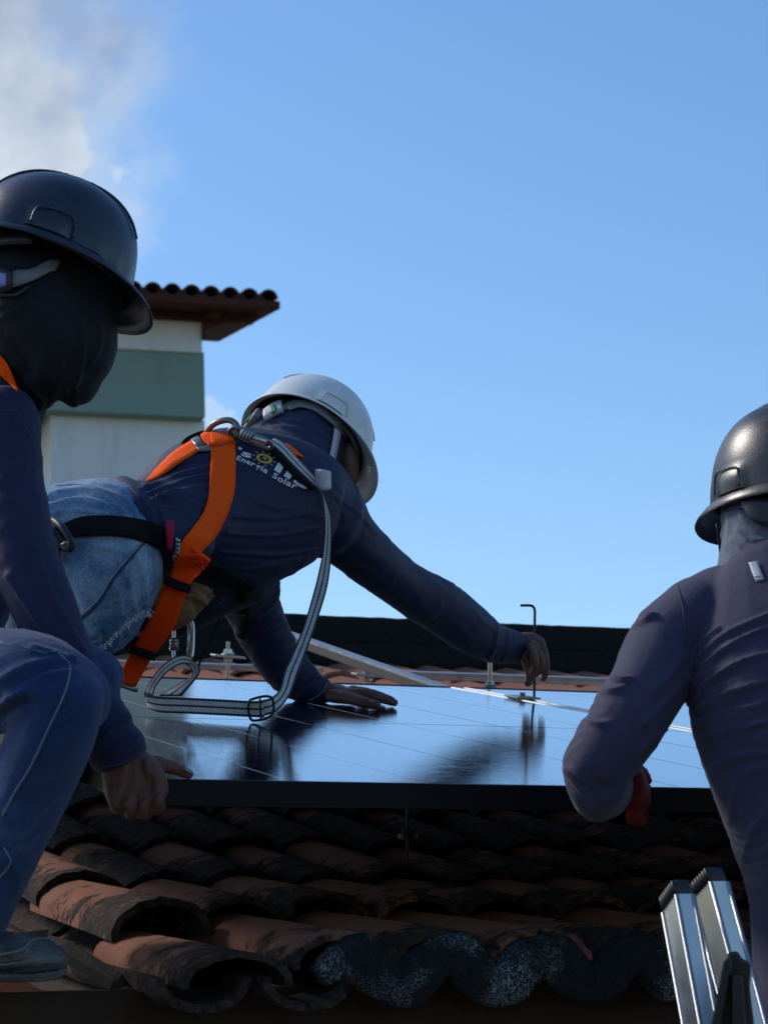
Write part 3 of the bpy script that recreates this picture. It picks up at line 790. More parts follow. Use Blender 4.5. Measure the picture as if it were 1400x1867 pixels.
prism('slot', black_pl, hole, 3.046, 3.06, ladder, .001)
for k in range(9):
    y = 1960+k*330; 
    dnv = r1[3]; p = r1[0]+dnv*(.26+.28*k)+r1[2]*.5; q = r2[1]+dnv*(.26+.28*k)+r2[2]*.5
    bm = bmesh.new(); pr = P(1700, 1900, 3.6)-P(1276, 1900, 3.05); pr = pr.normalized()*.40; tube(bm, [p, p+pr], .016, 12, 1); bm_link(bm, 'rung', alu, ladder, True)
# ------------------------------------------------------------------ building behind
BD = 26.0
bt = thing('stair_tower', 'white tower with sage green band and red tiled eave behind the workers', 'building', (P(200, 1100, BD).x, P(200,1100,BD).y, 0))
VPb = vc(15400-CX, -(1469-CY), -FPX).normalized(); BA = Vector((VPb.x, VPb.y, 0)).normalized(); BN = Vector((-BA.y, BA.x, 0))   # along face, away from camera
def vface(name, mat, pr0, ybot, xl, proud, parent, deep=3.2):
    """wall block: right-top corner pixel, bottom pixel y at same x, left pixel x"""
    R0 = P(pr0[0], pr0[1], BD); Rb = P(pr0[0]+(ybot-pr0[1])*.02, ybot, BD)
    z1, z0 = R0.z, Rb.z if ybot < 3000 else 0
    # left extent
    t = 0; Lw = None
    v = D(xl, pr0[1]); n = BN; tt = (R0-CAM).dot(n)/v.dot(n); Lw = (CAM+v*tt-R0).dot(BA)
    c = R0+BA*Lw/2+BN*(deep/2-proud); c.z = (z0+z1)/2
    bm = bmesh.new(); box(bm, c, BA*abs(Lw)/2, BN*(deep/2), Vector((0,0,(z1-z0)/2))); bevel_all(bm, .012, 2); return bm_link(bm, name, mat, parent), R0
w1_, R0 = vface('upper_wall', wall_white, (368, 574), 648, -60, 0, bt)
w2_, R1 = vface('green_band', wall_green, (371.5, 643), 770, -90, .03, bt)
w3_, R2 = vface('lower_wall', wall_white_dirty, (374, 766), 4000, 93, .0, bt)
# second window-side return wall: pale strip left of the lower wall
for k_, (px_, py_, w_, h_) in enumerate(((372,640,.02,.012),(374,768,.02,.010))):
    pass
bm = bmesh.new(); c = R2+BA*(-1.6)/1*1.0-BN*.004+Vector((0,0,-.9)); box(bm, c, BA*1.55, BN*.004, Vector((0,0,.006))); bm_link(bm, 'plaster_joint', wall_green, bt)
# eave: rows of barrel tiles over dark red timber
slope = (P(491, 541, BD)-P(281, 520, BD)); 
EA = BA
E0 = P(491, 549, BD-.35)
def px_w(n): return n*BD/FPX
pitch = .2
def barrel(c, ax, r, L, mat, name, parent, half=True):
    bm = bmesh.new(); seg = 10; ux = EA; a_ = []; b_ = []
    for q in range(seg+1):
        an = math.pi*q/seg
        for lst, base, rr2 in ((a_, c, r), (b_, c+ax*L, r*.85)): lst.append(base + ux*(-math.cos(an)*rr2) + Vector((0,0,math.sin(an)*rr2*1.05)))
    A1 = [bm.verts.new(p) for p in a_]; B1 = [bm.verts.new(p) for p in b_]
    A2 = [bm.verts.new(c+(p-c)*.8) for p in a_]; B2 = [bm.verts.new(c+ax*L+(p-c-ax*L)*.8) for p in b_]
    for q in range(seg): 
        bm.faces.new((A1[q], A1[q+1], B1[q+1], B1[q])); bm.faces.new((A2[q], B2[q], B2[q+1], A2[q+1])); bm.faces.new((A1[q], A2[q], A2[q+1], A1[q+1]))
    return bm_link(bm, name, mat, parent, True)
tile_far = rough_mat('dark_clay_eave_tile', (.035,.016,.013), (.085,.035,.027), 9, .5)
upsl = (BN*.985+Vector((0,0,.16))).normalized()
for k in range(0, 24):
    for r in range(6 if k < 14 else 1):
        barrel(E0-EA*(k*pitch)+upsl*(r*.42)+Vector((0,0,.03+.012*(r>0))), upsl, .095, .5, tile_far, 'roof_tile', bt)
        if k < 23: 
            pass
bm = bmesh.new(); Lr = 24*pitch
cc = E0-EA*(Lr/2-.12)+upsl*1.3-Vector((0,0,.035)); box(bm, cc, EA*(Lr/2+.0), upsl*1.3, upsl.cross(EA).normalized()*.045); bevel_all(bm, .02, 2)
bm_link(bm, 'roof_slab', eave_wood, bt)
# scalloped under-tile lip and rafters under the eave
for k in range(0, 24):
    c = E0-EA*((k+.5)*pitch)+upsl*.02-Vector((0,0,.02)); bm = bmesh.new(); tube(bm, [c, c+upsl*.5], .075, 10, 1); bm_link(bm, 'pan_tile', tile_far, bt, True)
F0 = P(369, 577, BD)
bm = bmesh.new(); c = P(370, 580, BD-.0); 
box(bm, c-EA*1.6-Vector((0,0,-.02))-BN*.05, EA*1.6, BN*.06, Vector((0,0,.07))); bm_link(bm, 'wall_plate', eave_wood, bt)
for px_, py_ in ((283, 548), (390, 566)):
    c = P(px_, py_, BD-.25); bm = bmesh.new(); box(bm, c+upsl*.4, EA*.07, upsl*.45, upsl.cross(EA).normalized()*.06); bm_link(bm, 'rafter', eave_wood, bt)
# side return of the eave: timber and tiles running back on the right flank
pts_side = [(371,560),(466,566),(467,582),(463,590),(456,594),(449,591),(441,587),(425,590),(412,588),(395,594),(374,601)]
prism('eave_return', eave_wood, pts_side, BD-.1, BD+.8, bt, .004)
prism('corner_bracket', eave_wood, [(369,598),(374,597),(375,617),(371,621)], BD-.1, BD+.2, bt, .004)
prism('fascia', eave_wood, [(240,534),(300,538),(400,547),(493,554),(489,568),(466,577),(372,582),(240,572)], BD+.05, BD+.9, bt, .004)
# ================================================================== people
def camv(v): return vc(*v).normalized()
def frame_of(F, U):
    f = camv(F); u = camv(U); u = (u - f*u.dot(f)).normalized(); l = u.cross(f).normalized(); return f, l, u
def shrink(lofts, k=.8):
    return [[(q[0], q[1], q[2], q[3]*k, (q[4] if len(q) > 4 else q[3]*q[2]/FPX)*k) for q in L] for L in lofts]
def head_solid(V, c, f, l, u, s=1.0):
    V.ell(c+u*.02*s, (.098*s, .076*s, .105*s), (f, l, u))          # cranium
    V.ell(c+f*.035*s-u*.055*s, (.062*s, .056*s, .075*s), (f, l, u))  # jaw and face
    V.ell(c+f*.105*s-u*.020*s, (.020*s, .013*s, .024*s), (f, l, u))  # nose
    V.ell(c+f*.085*s+u*.022*s, (.020*s, .048*s, .012*s), (f, l, u))  # brow
    V.ell(c+f*.092*s-u*.060*s, (.014*s, .024*s, .010*s), (f, l, u))  # lips
    for sg in (-1, 1): V.ell(c+l*.078*s*sg-f*.005*s-u*.012*s, (.020*s, .010*s, .030*s), (f, l, u))
def eyes(c, f, l, u, par, s=1.0):
    for sg in (-1, 1):
        bm = bmesh.new(); bmesh.ops.create_uvsphere(bm, u_segments=12, v_segments=8, radius=.012*s, matrix=Matrix.Translation(c+f*.083*s+l*.031*s*sg-u*.002*s))
        bm_link(bm, 'eye', white_m, par, True)
def fing(V, pts, r0, r1): V.loft([(x, y, d, r0+(r1-r0)*i/(len(pts)-1)) for i, (x, y, d) in enumerate(pts)], 4, 12)
# ------------------------------------------------------------------ hard hat
def hard_hat(label, c, F, U, mat, inner=black_pl, strap_m=grey_pl, sticker=None, lx=.138, ly=.112, hz=.142, brim=.014, peak=.055, ribs=True, name='hard_hat'):
    f, l, u = frame_of(F, U)
    t = thing(name, label, 'hard hat', c.to_tuple(), 'hard hats')
    def W(x, y, z): return c+f*x+l*y+u*z
    bm = bmesh.new(); na, nr = 96, 26; rows = []
    def shape(a, s):
        ca, sa = math.cos(a), math.sin(a)
        rr_ = math.cos(s)**.80; z = hz*math.sin(s)**.93
        x = lx*rr_*ca; y = ly*rr_*sa
        if z > .25*hz:                                            # raised crown ridge running front to back
            k = min(1, (z/hz-.25)*2.2); z += .007*k*max(0, min(1, (.030-abs(y))/.006)) 
        # low edge band
        return x, y, z
    for j in range(nr+1):
        s = (j/nr)*math.pi/2*.985; row = []
        for i in range(na):
            a = 2*math.pi*i/na; x, y, z = shape(a, s)
            bump = 1.0
            if z < .030:
                q = abs(((math.degrees(a)+180) % 360)-180)
                if q < 70: bump += .020*(1-z/.030) if (int(q/9) % 2 == 0) else .006*(1-z/.030)   # stepped rim ribs at the front
                if 82 < q < 108: bump += .045*max(0, 1-((z-.012)/.022)**2)                        # accessory slot at the side
                if q > 150: bump += .012*(1-z/.030)
            row.append(bm.verts.new(W(x*bump, y*bump, z)))
        rows.append(row)
    for a_, b_ in zip(rows, rows[1:]):
        for i in range(na): bm.faces.new((a_[i], a_[(i+1)%na], b_[(i+1)%na], b_[i]))
    bm.faces.new(rows[-1])
    sh = bm_link(bm, 'shell', mat, t, True)
    # inner lining surface
    bm = bmesh.new(); rows = []
    for j in range(13):
        s = (j/12)*math.pi/2*.98; rows.append([bm.verts.new(W(*[q*.965 for q in (lx*math.cos(s)**.8*math.cos(2*math.pi*i/48), ly*math.cos(s)**.8*math.sin(2*math.pi*i/48), hz*math.sin(s)**.93-.001)])) for i in range(48)])
    for a_, b_ in zip(rows, rows[1:]):
        for i in range(48): bm.faces.new((a_[i], b_[i], b_[(i+1)%48], a_[(i+1)%48]))
    bm.faces.new(rows[-1]); bm_link(bm, 'lining', inner, t, True, recalc=False)
    # brim with peak
    bm = bmesh.new(); rings = []
    prof = [(0, .001), (.25, -.002), (.6, -.006), (.93, -.012), (1.0, -.015), (.97, -.0175), (.6, -.0115), (.2, -.007), (-.15, -.004)]
    for i in range(na):
        a = 2*math.pi*i/na; k = max(0, math.cos(a)); wdt = brim + (peak-brim)*k**2.2
        ca, sa = math.cos(a), math.sin(a); x0, y0 = lx*ca, ly*sa; nx, ny = ca/lx, sa/ly; L_ = math.hypot(nx, ny); nx /= L_; ny /= L_
        droop = .35*k**2
        rings.append([bm.verts.new(W(x0*.99+nx*wdt*q, y0*.99+ny*wdt*q, z-droop*wdt*max(q, 0))) for q, z in prof])
    for i in range(na):
        a_, b_ = rings[i], rings[(i+1)%na]
        for j in range(len(prof)): bm.faces.new((a_[j], a_[(j+1)%len(prof)], b_[(j+1)%len(prof)], b_[j]))
    bm_link(bm, 'brim', mat, t, True)
    # side slot outline and crown grooves
    for sg in (-1, 1):
        bm = bmesh.new(); pts = []
        for x, z in ((-.030,.002),(-.030,.022),(-.022,.031),(.015,.033),(.026,.024),(.030,.002)):
            yy = ly*math.sqrt(max(0, 1-(x/lx)**2))*(math.cos(math.asin(min(1, (z/hz))))**.8)*1.035+.0005; pts.append(W(x, sg*yy, z))
        tube(bm, pts, .0016, 6, 4); bm_link(bm, 'slot_edge', mat, t, True)
        bm = bmesh.new(); pts = []
        for q in range(15):
            s = .55+q/14*(math.pi-1.1); 
            x = lx*1.0*math.cos(s)**1 * 1; r_ = abs(math.cos(s))
            zz = hz*math.sin(s)**.93; xx = lx*(r_**.8)*(1 if math.cos(s) > 0 else -1); pts.append(W(xx*.985, sg*.031, zz*.985+.001))
        tube(bm, pts, .0018, 6, 2); bm_link(bm, 'crown_groove', mat, t, True)
    # suspension band and nape ratchet
    def band(z0, z1, kx, a0, a1, m_, nm, th=.003, par=t):
        bm = bmesh.new(); n = 40; rg = []
        for i in range(n+1):
            a = math.radians(a0+(a1-a0)*i/n); zz = z0 if not callable(z0) else z0(a); hh = z1
            rg.append([bm.verts.new(W(lx*kx*math.cos(a)*s_, ly*kx*math.sin(a)*s_, z)) for s_, z in ((1, zz-hh), (1, zz+hh), (1+th/.12, zz+hh), (1+th/.12, zz-hh))])
        for a_, b_ in zip(rg, rg[1:]):
            for j in range(4): bm.faces.new((a_[j], a_[(j+1)%4], b_[(j+1)%4], b_[j]))
        bm.faces.new(rg[0]); bm.faces.new(rg[-1]); return bm_link(bm, nm, m_, par, True)
    band(.004, .012, .86, -110, 110, strap_m, 'headband')
    nz = lambda a: -.030*max(0, -math.cos(a))**1.0-.006
    nb = band(nz, .010, .885, 100, 260, strap_m, 'nape_strap')
    bm = bmesh.new(); box(bm, W(-lx*.90, 0, -.038), f*.008, l*.030, u*.013); bevel_all(bm, .005, 3); rb = bm_link(bm, 'ratchet_knob', strap_m, t, True)
    if sticker: 
        bm = bmesh.new(); cc = W(-lx*.90-.0085, 0, -.038); tube(bm, [cc, cc-f*.0022], .0105, 20, 1); bm_link(bm, 'knob_disc', sticker, t, True)
    return t, f, l, u, W
# ================================================================== LEFT WORKER
LW = thing('person', 'crouching worker in navy shirt and dark jeans at the left edge, face covered in black', 'person', P(-60, 1790, 3.25).to_tuple())
hf, hl, hu = frame_of((.90,-.42,-.06), (.40,.86,-.30))
hc = P(76, 560, 3.45)
arm = [(8,770,3.40,66,.075),(18,880,3.36,63,.07),(40,1000,3.32,60,.065),(82,1110,3.29,56,.06),(122,1205,3.28,50,.055),(172,1298,3.27,47,.05),(214,1368,3.26,48,.042)]
arm2 = [(-150,800,3.75,60,.06),(-160,1000,3.7,56,.06),(-60,1150,3.55,48,.05),(60,1230,3.5,42,.045)]
tor = [(-28,745,3.52,72,.085),(-45,850,3.5,112,.125),(-85,1000,3.48,135,.14),(-150,1140,3.46,140,.14),(-200,1240,3.44,130,.14)]
thigh = [(-200,1275,3.36,105,.105),(-60,1248,3.24,100,.10),(50,1240,3.15,92,.092),(108,1262,3.11,82,.088)]
shin = [(112,1262,3.11,80,.088),(98,1330,3.11,80,.082),(62,1420,3.13,77,.075),(22,1520,3.15,68,.068),(-14,1615,3.17,58,.06),(-40,1690,3.19,50,.05)]
thigh2 = [(-200,1275,3.6,95,.09),(-40,1225,3.58,75,.08),(90,1222,3.52,62,.07),(160,1232,3.48,55,.065)]
shin2 = [(162,1232,3.48,54,.06),(165,1290,3.50,52,.06),(110,1400,3.56,50,.055),(20,1540,3.62,45,.05)]
V = Vol()
for L in shrink([arm, arm2, tor, thigh, shin, thigh2, shin2], .78): V.loft(L)
hc2 = hc-hf*.03; head_solid(V, hc2, hf, hl, hu, .96); V.loft([(40,640,3.47,55),(0,740,3.5,60)])
# gripping hand at the corner of the panel
V.loft([(214,1368,3.265,36,.028),(228,1400,3.26,44,.024),(240,1432,3.255,52,.022),(250,1452,3.26,52,.020)], 4, 18)
V.loft([(256,1386,3.262,20,.020),(284,1412,3.25,17,.017),(294,1446,3.25,14,.014)], 4, 12)
for i, (kx, ky, tx, ty, r) in enumerate(((207,1452,216,1476,13.5),(232,1462,238,1484,14.5),(260,1464,264,1484,15),(288,1452,289,1474,15))):
    fing(V, [(kx+3,ky-22,3.25),(kx,ky,3.235),(tx,ty-4,3.242),(tx+2,ty-4,3.275),(tx+2,ty-24,3.30),(tx+2,ty-34,3.31)], r, r*.72)
fing(V, [(282,1392,3.27),(300,1396,3.275),(322,1402,3.28),(346,1413,3.285)], 16, 9.5)
body = V.done('body', skin, LW, .0035, 3, lambda pc,px,py,d,nc: .0009*aniso(pc, 70, .006, .05, 2)*((py > 1370)&(px > 150)) + fold_lines(px,py,d,nc,[([(226,1395),(222,1425),(216,1452)],3,.0016),([(246,1392),(246,1425),(240,1456)],3,.0018),([(266,1388),(270,1420),(266,1456)],3,.0016),([(222,1468),(226,1480),(228,1492)],2.2,-.0022),([(249,1460),(250,1475),(251,1492)],2.2,-.0024),([(283,1448),(276,1462),(274,1488)],2.2,-.0024),([(212,1462),(230,1454),(250,1458),(275,1448),(300,1440)],3.5,-.0018)]))
def nail(c, ax, nrm, w_, l_, par):
    bm = bmesh.new(); bmesh.ops.create_uvsphere(bm, u_segments=12, v_segments=8, radius=1, matrix=Matrix.Translation(c) @ Matrix((ax*l_, nrm.cross(ax).normalized()*w_, nrm*.0012)).transposed().to_4x4()); bm_link(bm, 'fingernail', nail_m, par, True)
nail(P(343,1405,3.272), (P(350,1412,3.28)-P(330,1402,3.28)).normalized(), UP, .0045, .006, body)
eyes(hc2, hf, hl, hu, body, .96)
V = Vol()
for L in (arm, arm2, tor): V.loft(L)
def f_shirtL(pc,px,py,d,nc):
    h = .0022*aniso(pc, -62, .020, .16, 1)*(py > 900) + .0014*aniso(pc, 20, .03, .2, 4)
    cuff = np.clip((py-1225)/60, 0, 1)*(px > 120); h += .0042*aniso(pc, 28, .013, .09, 7)*cuff
    h += fold_lines(px,py,d,nc,[([(186,1392),(225,1385),(265,1362)],3,.003),([(180,1372),(215,1366),(250,1340)],4,.004),([(170,1352),(205,1335),(232,1305)],5,.004),([(20,760),(50,790),(72,850)],3,.0022),([(60,1000),(95,1090),(150,1190)],5,.003),([(20,1050),(60,1110),(110,1200)],7,.004)])
    return h
shirtL = V.done('shirt', navy_left, LW, .0042, 8, f_shirtL)
bl_ = bvh_of(shirtL)
line_on('cuff_hem', thread_navy, [(178,1399),(222,1392),(268,1364)], shirtL, bl_, .0010, .0003)
line_on('seam', thread_navy, [(0,748),(30,752),(60,790),(76,850)], shirtL, bl_, .0009, .0003)
V = Vol()
for L in (thigh, shin, thigh2, shin2): V.loft(L)
V.ell(P(-200,1290,3.48), (.13,.12,.16))
def f_jeansL(pc,px,py,d,nc):
    h = .0030*aniso(pc, 35, .013, .08, 3)*np.clip(vnoise(pc*8+3)*2-.5,0,1)
    return h + fold_lines(px,py,d,nc,[([(0,1240),(60,1212),(130,1205)],7,.004),([(10,1275),(70,1240),(140,1226)],7,.004),([(0,1290),(30,1265),(70,1262)],8,.005),([(0,1330),(50,1290)],8,.004),([(60,1180),(110,1196),(150,1215)],6,.003),([(10,1560),(30,1590),(35,1630)],6,.003)])
jeansL = V.done('jeans', denim_dark, LW, .0055, 4, f_jeansL)
bj = bvh_of(jeansL)
for pts in ([(0,1171),(40,1178),(85,1190),(104,1187)], [(104,1187),(118,1200),(129,1215),(120,1260),(88,1330),(55,1400),(30,1440),(4,1488)], [(0,1600),(20,1572),(8,1545)]):
    line_on('seam', thread, pts, jeansL, bj, .0011, .0003)
    line_on('seam', denim_dark, [(x+4, y) for x, y in pts], jeansL, bj, .0016, .0002)
V = Vol(); V.ell(hc+hu*.02, (.104,.082,.11), (hf, hl, hu)); V.ell(P(150,600,3.45), (.048,.085,.068)); V.ell(P(140,655,3.45), (.038,.065,.055))
V.loft([(40,500,3.45,95,.09),(75,560,3.45,120,.10),(100,620,3.45,104,.10),(98,672,3.45,72,.09)])
V.loft([(60,620,3.46,95,.09),(25,690,3.48,72,.085),(5,755,3.5,72,.09)])
V.loft([(100,690,3.44,36,.05),(60,718,3.46,34,.05),(30,735,3.46,40,.06)])
def f_hoodL(pc,px,py,d,nc):
    h = .0036*aniso(pc, 80, .011, .12, 5)*np.clip((py-590)/50,0,1)
    return h + fold_lines(px,py,d,nc,[([(30,660),(55,690),(76,722),(70,745)],5,.006),([(20,700),(45,725),(66,752)],5,.006),([(150,580),(150,640),(135,700)],4,.003),([(190,540),(180,620),(160,670)],4,.003),([(0,560),(30,550),(50,530)],4,.002),([(0,582),(40,560)],4,.002),([(72,660),(72,700),(78,725)],4,.002),([(110,640),(108,680),(100,715)],4,.002)])
hoodL = V.done('balaclava', black_knit, LW, .0055, 5, f_hoodL)
# boot
V = Vol(); V.loft([(-120,1735,3.22,50,.05),(-30,1742,3.19,46,.048),(40,1746,3.17,44,.048),(88,1752,3.16,36,.042),(102,1756,3.16,28,.036)]); V.loft([(-60,1660,3.2,48,.05),(-70,1740,3.2,48,.05)])
bootL = V.done('boot', rubber, LW, .004, 4, lambda pc,px,py,d,nc: .0010*aniso(pc, 5, .012, .08, 9)+fold_lines(px,py,d,nc,[([(0,1742),(40,1733),(60,1715),(85,1712),(105,1722)],3.5,.003),([(0,1762),(60,1752),(118,1745)],1.6,-.0016),([(0,1772),(60,1765),(120,1760)],1.6,-.0016)]))
bb = bvh_of(bootL)
for pts in ([(0,1741),(40,1732),(60,1714),(85,1711),(106,1724)], [(0,1760),(60,1752),(118,1745)]): line_on('rubber_seam', grey_pl, pts, bootL, bb, .0013, .0002)
bm = bmesh.new(); pr = [(-110,1790),(0,1790),(70,1791),(108,1786),(122,1774),(124,1764),(105,1770),(60,1776),(0,1776),(-110,1774)]
va = [bm.verts.new(P(x, y, 3.115)) for x, y in pr]; vb = [bm.verts.new(P(x, y, 3.225)) for x, y in pr]; bm.faces.new(va); bm.faces.new(vb[::-1])
for i in range(len(pr)): bm.faces.new((va[i], vb[i], vb[(i+1)%len(pr)], va[(i+1)%len(pr)]))
bmesh.ops.recalc_face_normals(bm, faces=bm.faces); bevel_all(bm, .002, 2); bm_link(bm, 'boot_sole', rubber, bootL)
# plank the boot stands on, outside the frame too
# helmet
hatL, f, l, u, W = hard_hat('dark navy hard hat on the crouching worker at the left edge', P(86, 482, 3.44), (.92,-.33,-.06), (.32,.86,-.36), shell_dark, black_pl, black_pl, blue_sticker, lx=.119, ly=.105, hz=.124, peak=.046)
# adjuster strap seen under the rim
bh = bvh_of(hoodL)
strip('adjuster_strap', grey_pl, [(-10,500),(25,494),(60,490),(92,474),(112,476)], [(-10,528),(25,524),(60,512),(88,498),(102,492)], hatL, bh, None, .006, .003, 5, 4)
strip('lock_plate', black_pl, [(-25,488),(0,487),(22,490)], [(-25,532),(0,534),(22,530)], hatL, bh, None, .011, .006, 4, 4)
strip('blue_label', blue_sticker, [(-14,497),(0,497),(12,499)], [(-14,523),(0,524),(12,521)], hatL, bh, None, .016, .002, 3, 4)
strip('wire_guide', black_pl, [(-10,533),(30,534),(52,520)], [(-10,539),(30,540),(57,522)], hatL, bh, None, .008, .003, 5, 3)
# harness strap of the left worker
bs = bvh_of(shirtL, hoodL)
hn = thing('safety_harness', 'orange harness strap over the shoulder of the crouching worker', 'harness', P(0, 690, 3.35).to_tuple(), 'safety harnesses')
strip('shoulder_strap', orange, [(-14,640),(0,648),(14,664),(26,690),(33,712)], [(-40,690),(-14,674),(0,682),(14,696),(33,713)], hn, bs, None, .004, .0025, 6, 5)
# ================================================================== MIDDLE WORKER
MW = thing('person', 'worker in a white hard hat leaning across the panel with one arm stretched out', 'person', P(150, 1240, 4.6).to_tuple())
mF, mU = (.80,-.55,-.10), (.34,.62,-.70)
mf, ml, mu = frame_of(mF, mU)
mrc = P(561, 806, 4.92)                         # centre of the helmet rim
mhc = mrc - mu*.045 - mf*.004
torso = [(262,950,4.42,74,.10),(300,950,4.48,86,.115),(350,944,4.56,134,.125),(425,930,4.65,152,.135),(495,920,4.72,135,.135),(555,920,4.78,104,.12),(598,948,4.8,74,.09)]
armR = [(592,930,4.80,72,.08),(628,974,4.84,58,.065),(667,1011,4.90,50,.055),(717,1053,5.0,45,.05),(768,1087,5.1,46,.05),(806,1108,5.18,48,.05),(848,1140,5.27,45,.046),(897,1172,5.37,36,.036),(945,1181,5.44,27,.026)]
armL = [(440,1060,4.85,62,.065),(462,1110,4.9,50,.055),(490,1172,4.95,44,.048),(528,1225,4.98,40,.042),(562,1253,4.98,33,.034),(580,1262,4.98,28,.028)]
mpel = [(70,955,4.36,70,.11),(130,965,4.38,88,.125),(190,964,4.40,92,.13),(240,970,4.42,78,.12)]
mth = [(196,985,4.38,100,.12),(203,1045,4.36,94,.11),(185,1105,4.36,80,.095),(150,1150,4.38,62,.08)]
mth2 = [(120,985,4.75,80,.10),(90,1060,4.85,80,.09),(60,1150,4.95,60,.08)]
mshin = [(150,1160,4.4,48,.055),(60,1190,4.5,45,.05),(-60,1200,4.6,38,.045)]
V = Vol()
for L in shrink([torso, armR, armL, mpel, mth, mth2, mshin], .8): V.loft(L)
head_solid(V, mhc, mf, ml, mu, 1.0)
V.loft([(560,835,4.9,58),(530,885,4.82,62)])
V.ell(P(636,852,4.88), (.020,.05,.03))
# right hand turning the key
V.loft([(945,1181,5.44,25,.024),(962,1180,5.45,28,.024),(978,1185,5.46,26,.022)], 4, 16)
for kx, ky, dk, pts in ((0,0,0,[(984,1172,5.44),(993,1195,5.43),(995,1218,5.43),(993,1232,5.43)]),(0,0,0,[(978,1170,5.47),(991,1190,5.47),(994,1212,5.47),(990,1238,5.47)]),(0,0,0,[(972,1175,5.42),(984,1198,5.41),(984,1218,5.415),(975,1230,5.43)]),(0,0,0,[(966,1180,5.40),(975,1205,5.39),(973,1222,5.40),(966,1230,5.42)])):
    fing(V, pts, 8.5, 6)
fing(V, [(955,1192,5.42),(963,1215,5.415),(966,1232,5.42),(961,1246,5.425)], 11, 7.5)
# left hand flat on the glass
def on(px, d, r):        # pixel y of a point resting r metres above the glass at depth d
    y0, y1 = 1100., 1500.
    for _ in range(40):
        ym = (y0+y1)/2
        if pan_d(px, ym) > d: y0 = ym
        else: y1 = ym
    return ym - r*FPX/d
DH = 4.98
V.loft([(578,1262,DH,24,.022),(600,on(600,DH,.020),DH,18,.030),(622,on(622,DH,.018),DH,16,.038),(644,on(644,DH,.015),DH,13,.040)], 4, 16)
fing(V, [(606,on(606,DH-.05,.016),DH-.05),(638,on(638,DH-.10,.017),DH-.10),(664,on(664,DH-.14,.013),DH-.14),(688,on(688,DH-.15,.010),DH-.15)], 13, 9)
fing(V, [(640,on(640,DH-.02,.022),DH-.02),(668,on(668,DH-.02,.022),DH-.02),(697,on(697,DH-.02,.014),DH-.02),(720,on(720,DH-.02,.008),DH-.02)], 11, 7)
fing(V, [(640,on(640,DH+.02,.024),DH+.02),(670,on(670,DH+.02,.022),DH+.02),(702,on(702,DH+.03,.013),DH+.03),(716,on(716,DH+.03,.008),DH+.03)], 10.5, 7)
fing(V, [(636,on(636,DH+.04,.022),DH+.04),(664,on(664,DH+.06,.02),DH+.06),(690,on(690,DH+.08,.012),DH+.08),(700,on(700,DH+.08,.008),DH+.08)], 10, 6.5)
fing(V, [(630,on(630,DH+.06,.018),DH+.06),(650,on(650,DH+.09,.016),DH+.09),(668,on(668,DH+.11,.008),DH+.11)], 9, 6)
bodyM = V.done('body', skin, MW, .0034, 2, lambda pc,px,py,d,nc: .0007*aniso(pc, 60, .005, .03, 2)*(py > 1140))
nail(P(678,on(678,DH-.155,.017),DH-.155), (P(690,1278,DH-.15)-P(664,1272,DH-.15)).normalized(), UP, .005, .0065, bodyM)
eyes(mhc, mf, ml, mu, bodyM)
V = Vol()
for L in (torso, armR, armL): V.loft(L, 4, 24)
V.loft([(470,870,4.72,70,.10),(540,868,4.8,60,.10),(592,895,4.84,52,.08)])
V.loft([(232,902,4.40,30,.10),(262,940,4.42,64,.122),(300,965,4.46,84,.12)])
V.loft([(335,985,4.6,95,.10),(360,1050,4.66,60,.08),(415,1060,4.75,55,.07),(450,1070,4.82,60,.07)])
def f_shirtM(pc,px,py,d,nc):
    bodyw = np.clip((620-px)/60, 0, 1); 
    h = .0016*aniso(pc, -3, .016, .22, 11)*bodyw*np.clip((py-900)/60, 0, 1)
    armw = (1-bodyw); h += .0020*aniso(pc, 55, .024, .07, 3)*armw*vnoise(pc*7)*1.6 + .002*aniso(pc, -35, .02, .16, 8)*armw
    h += .003*aniso(pc, 30, .014, .07, 6)*np.clip((py-1080)/50, 0, 1)*(px > 430)*(px < 620)
    L = [([(258,892),(320,868),(392,850),(440,846)],3.2,.0034),([(268,902),(330,878),(390,866)],3.2,.0034),([(278,912),(335,893),(388,886)],3.2,.0030),([(262,884),(320,848),(396,826)],3,.003),([(292,870),(330,842),(400,806)],3,.0028),([(290,900),(345,898),(390,908)],3,.003),([(285,906),(335,912),(385,930)],3,.003),([(300,925),(345,935),(385,955)],4,.0025),
         ([(425,940),(500,946),(575,934)],3,.0022),([(415,972),(500,976),(578,962)],3,.0022),([(405,1006),(500,1012),(575,1000)],3,.0022),([(400,1040),(470,1034),(545,1018)],3.5,.0025),([(445,900),(500,925),(560,930)],4,.0015),
         ([(240,890),(262,915),(280,945),(290,985)],4,.003),([(255,888),(280,915),(298,950),(303,990)],3,.003),([(228,890),(250,920),(262,960)],3.5,.003),
         ([(905,1143),(900,1175),(888,1208)],4,.003),([(925,1150),(922,1180),(912,1210)],3,.003),([(560,1020),(530,1050),(505,1080)],4,.003),([(600,900),(640,925),(690,975)],4,.002)]
    return h + fold_lines(px,py,d,nc,L)
shirtM = V.done('shirt', navy, MW, .0038, 8, f_shirtM)
V = Vol()
for L in (mpel, mth, mth2): V.loft(L, 4, 24)
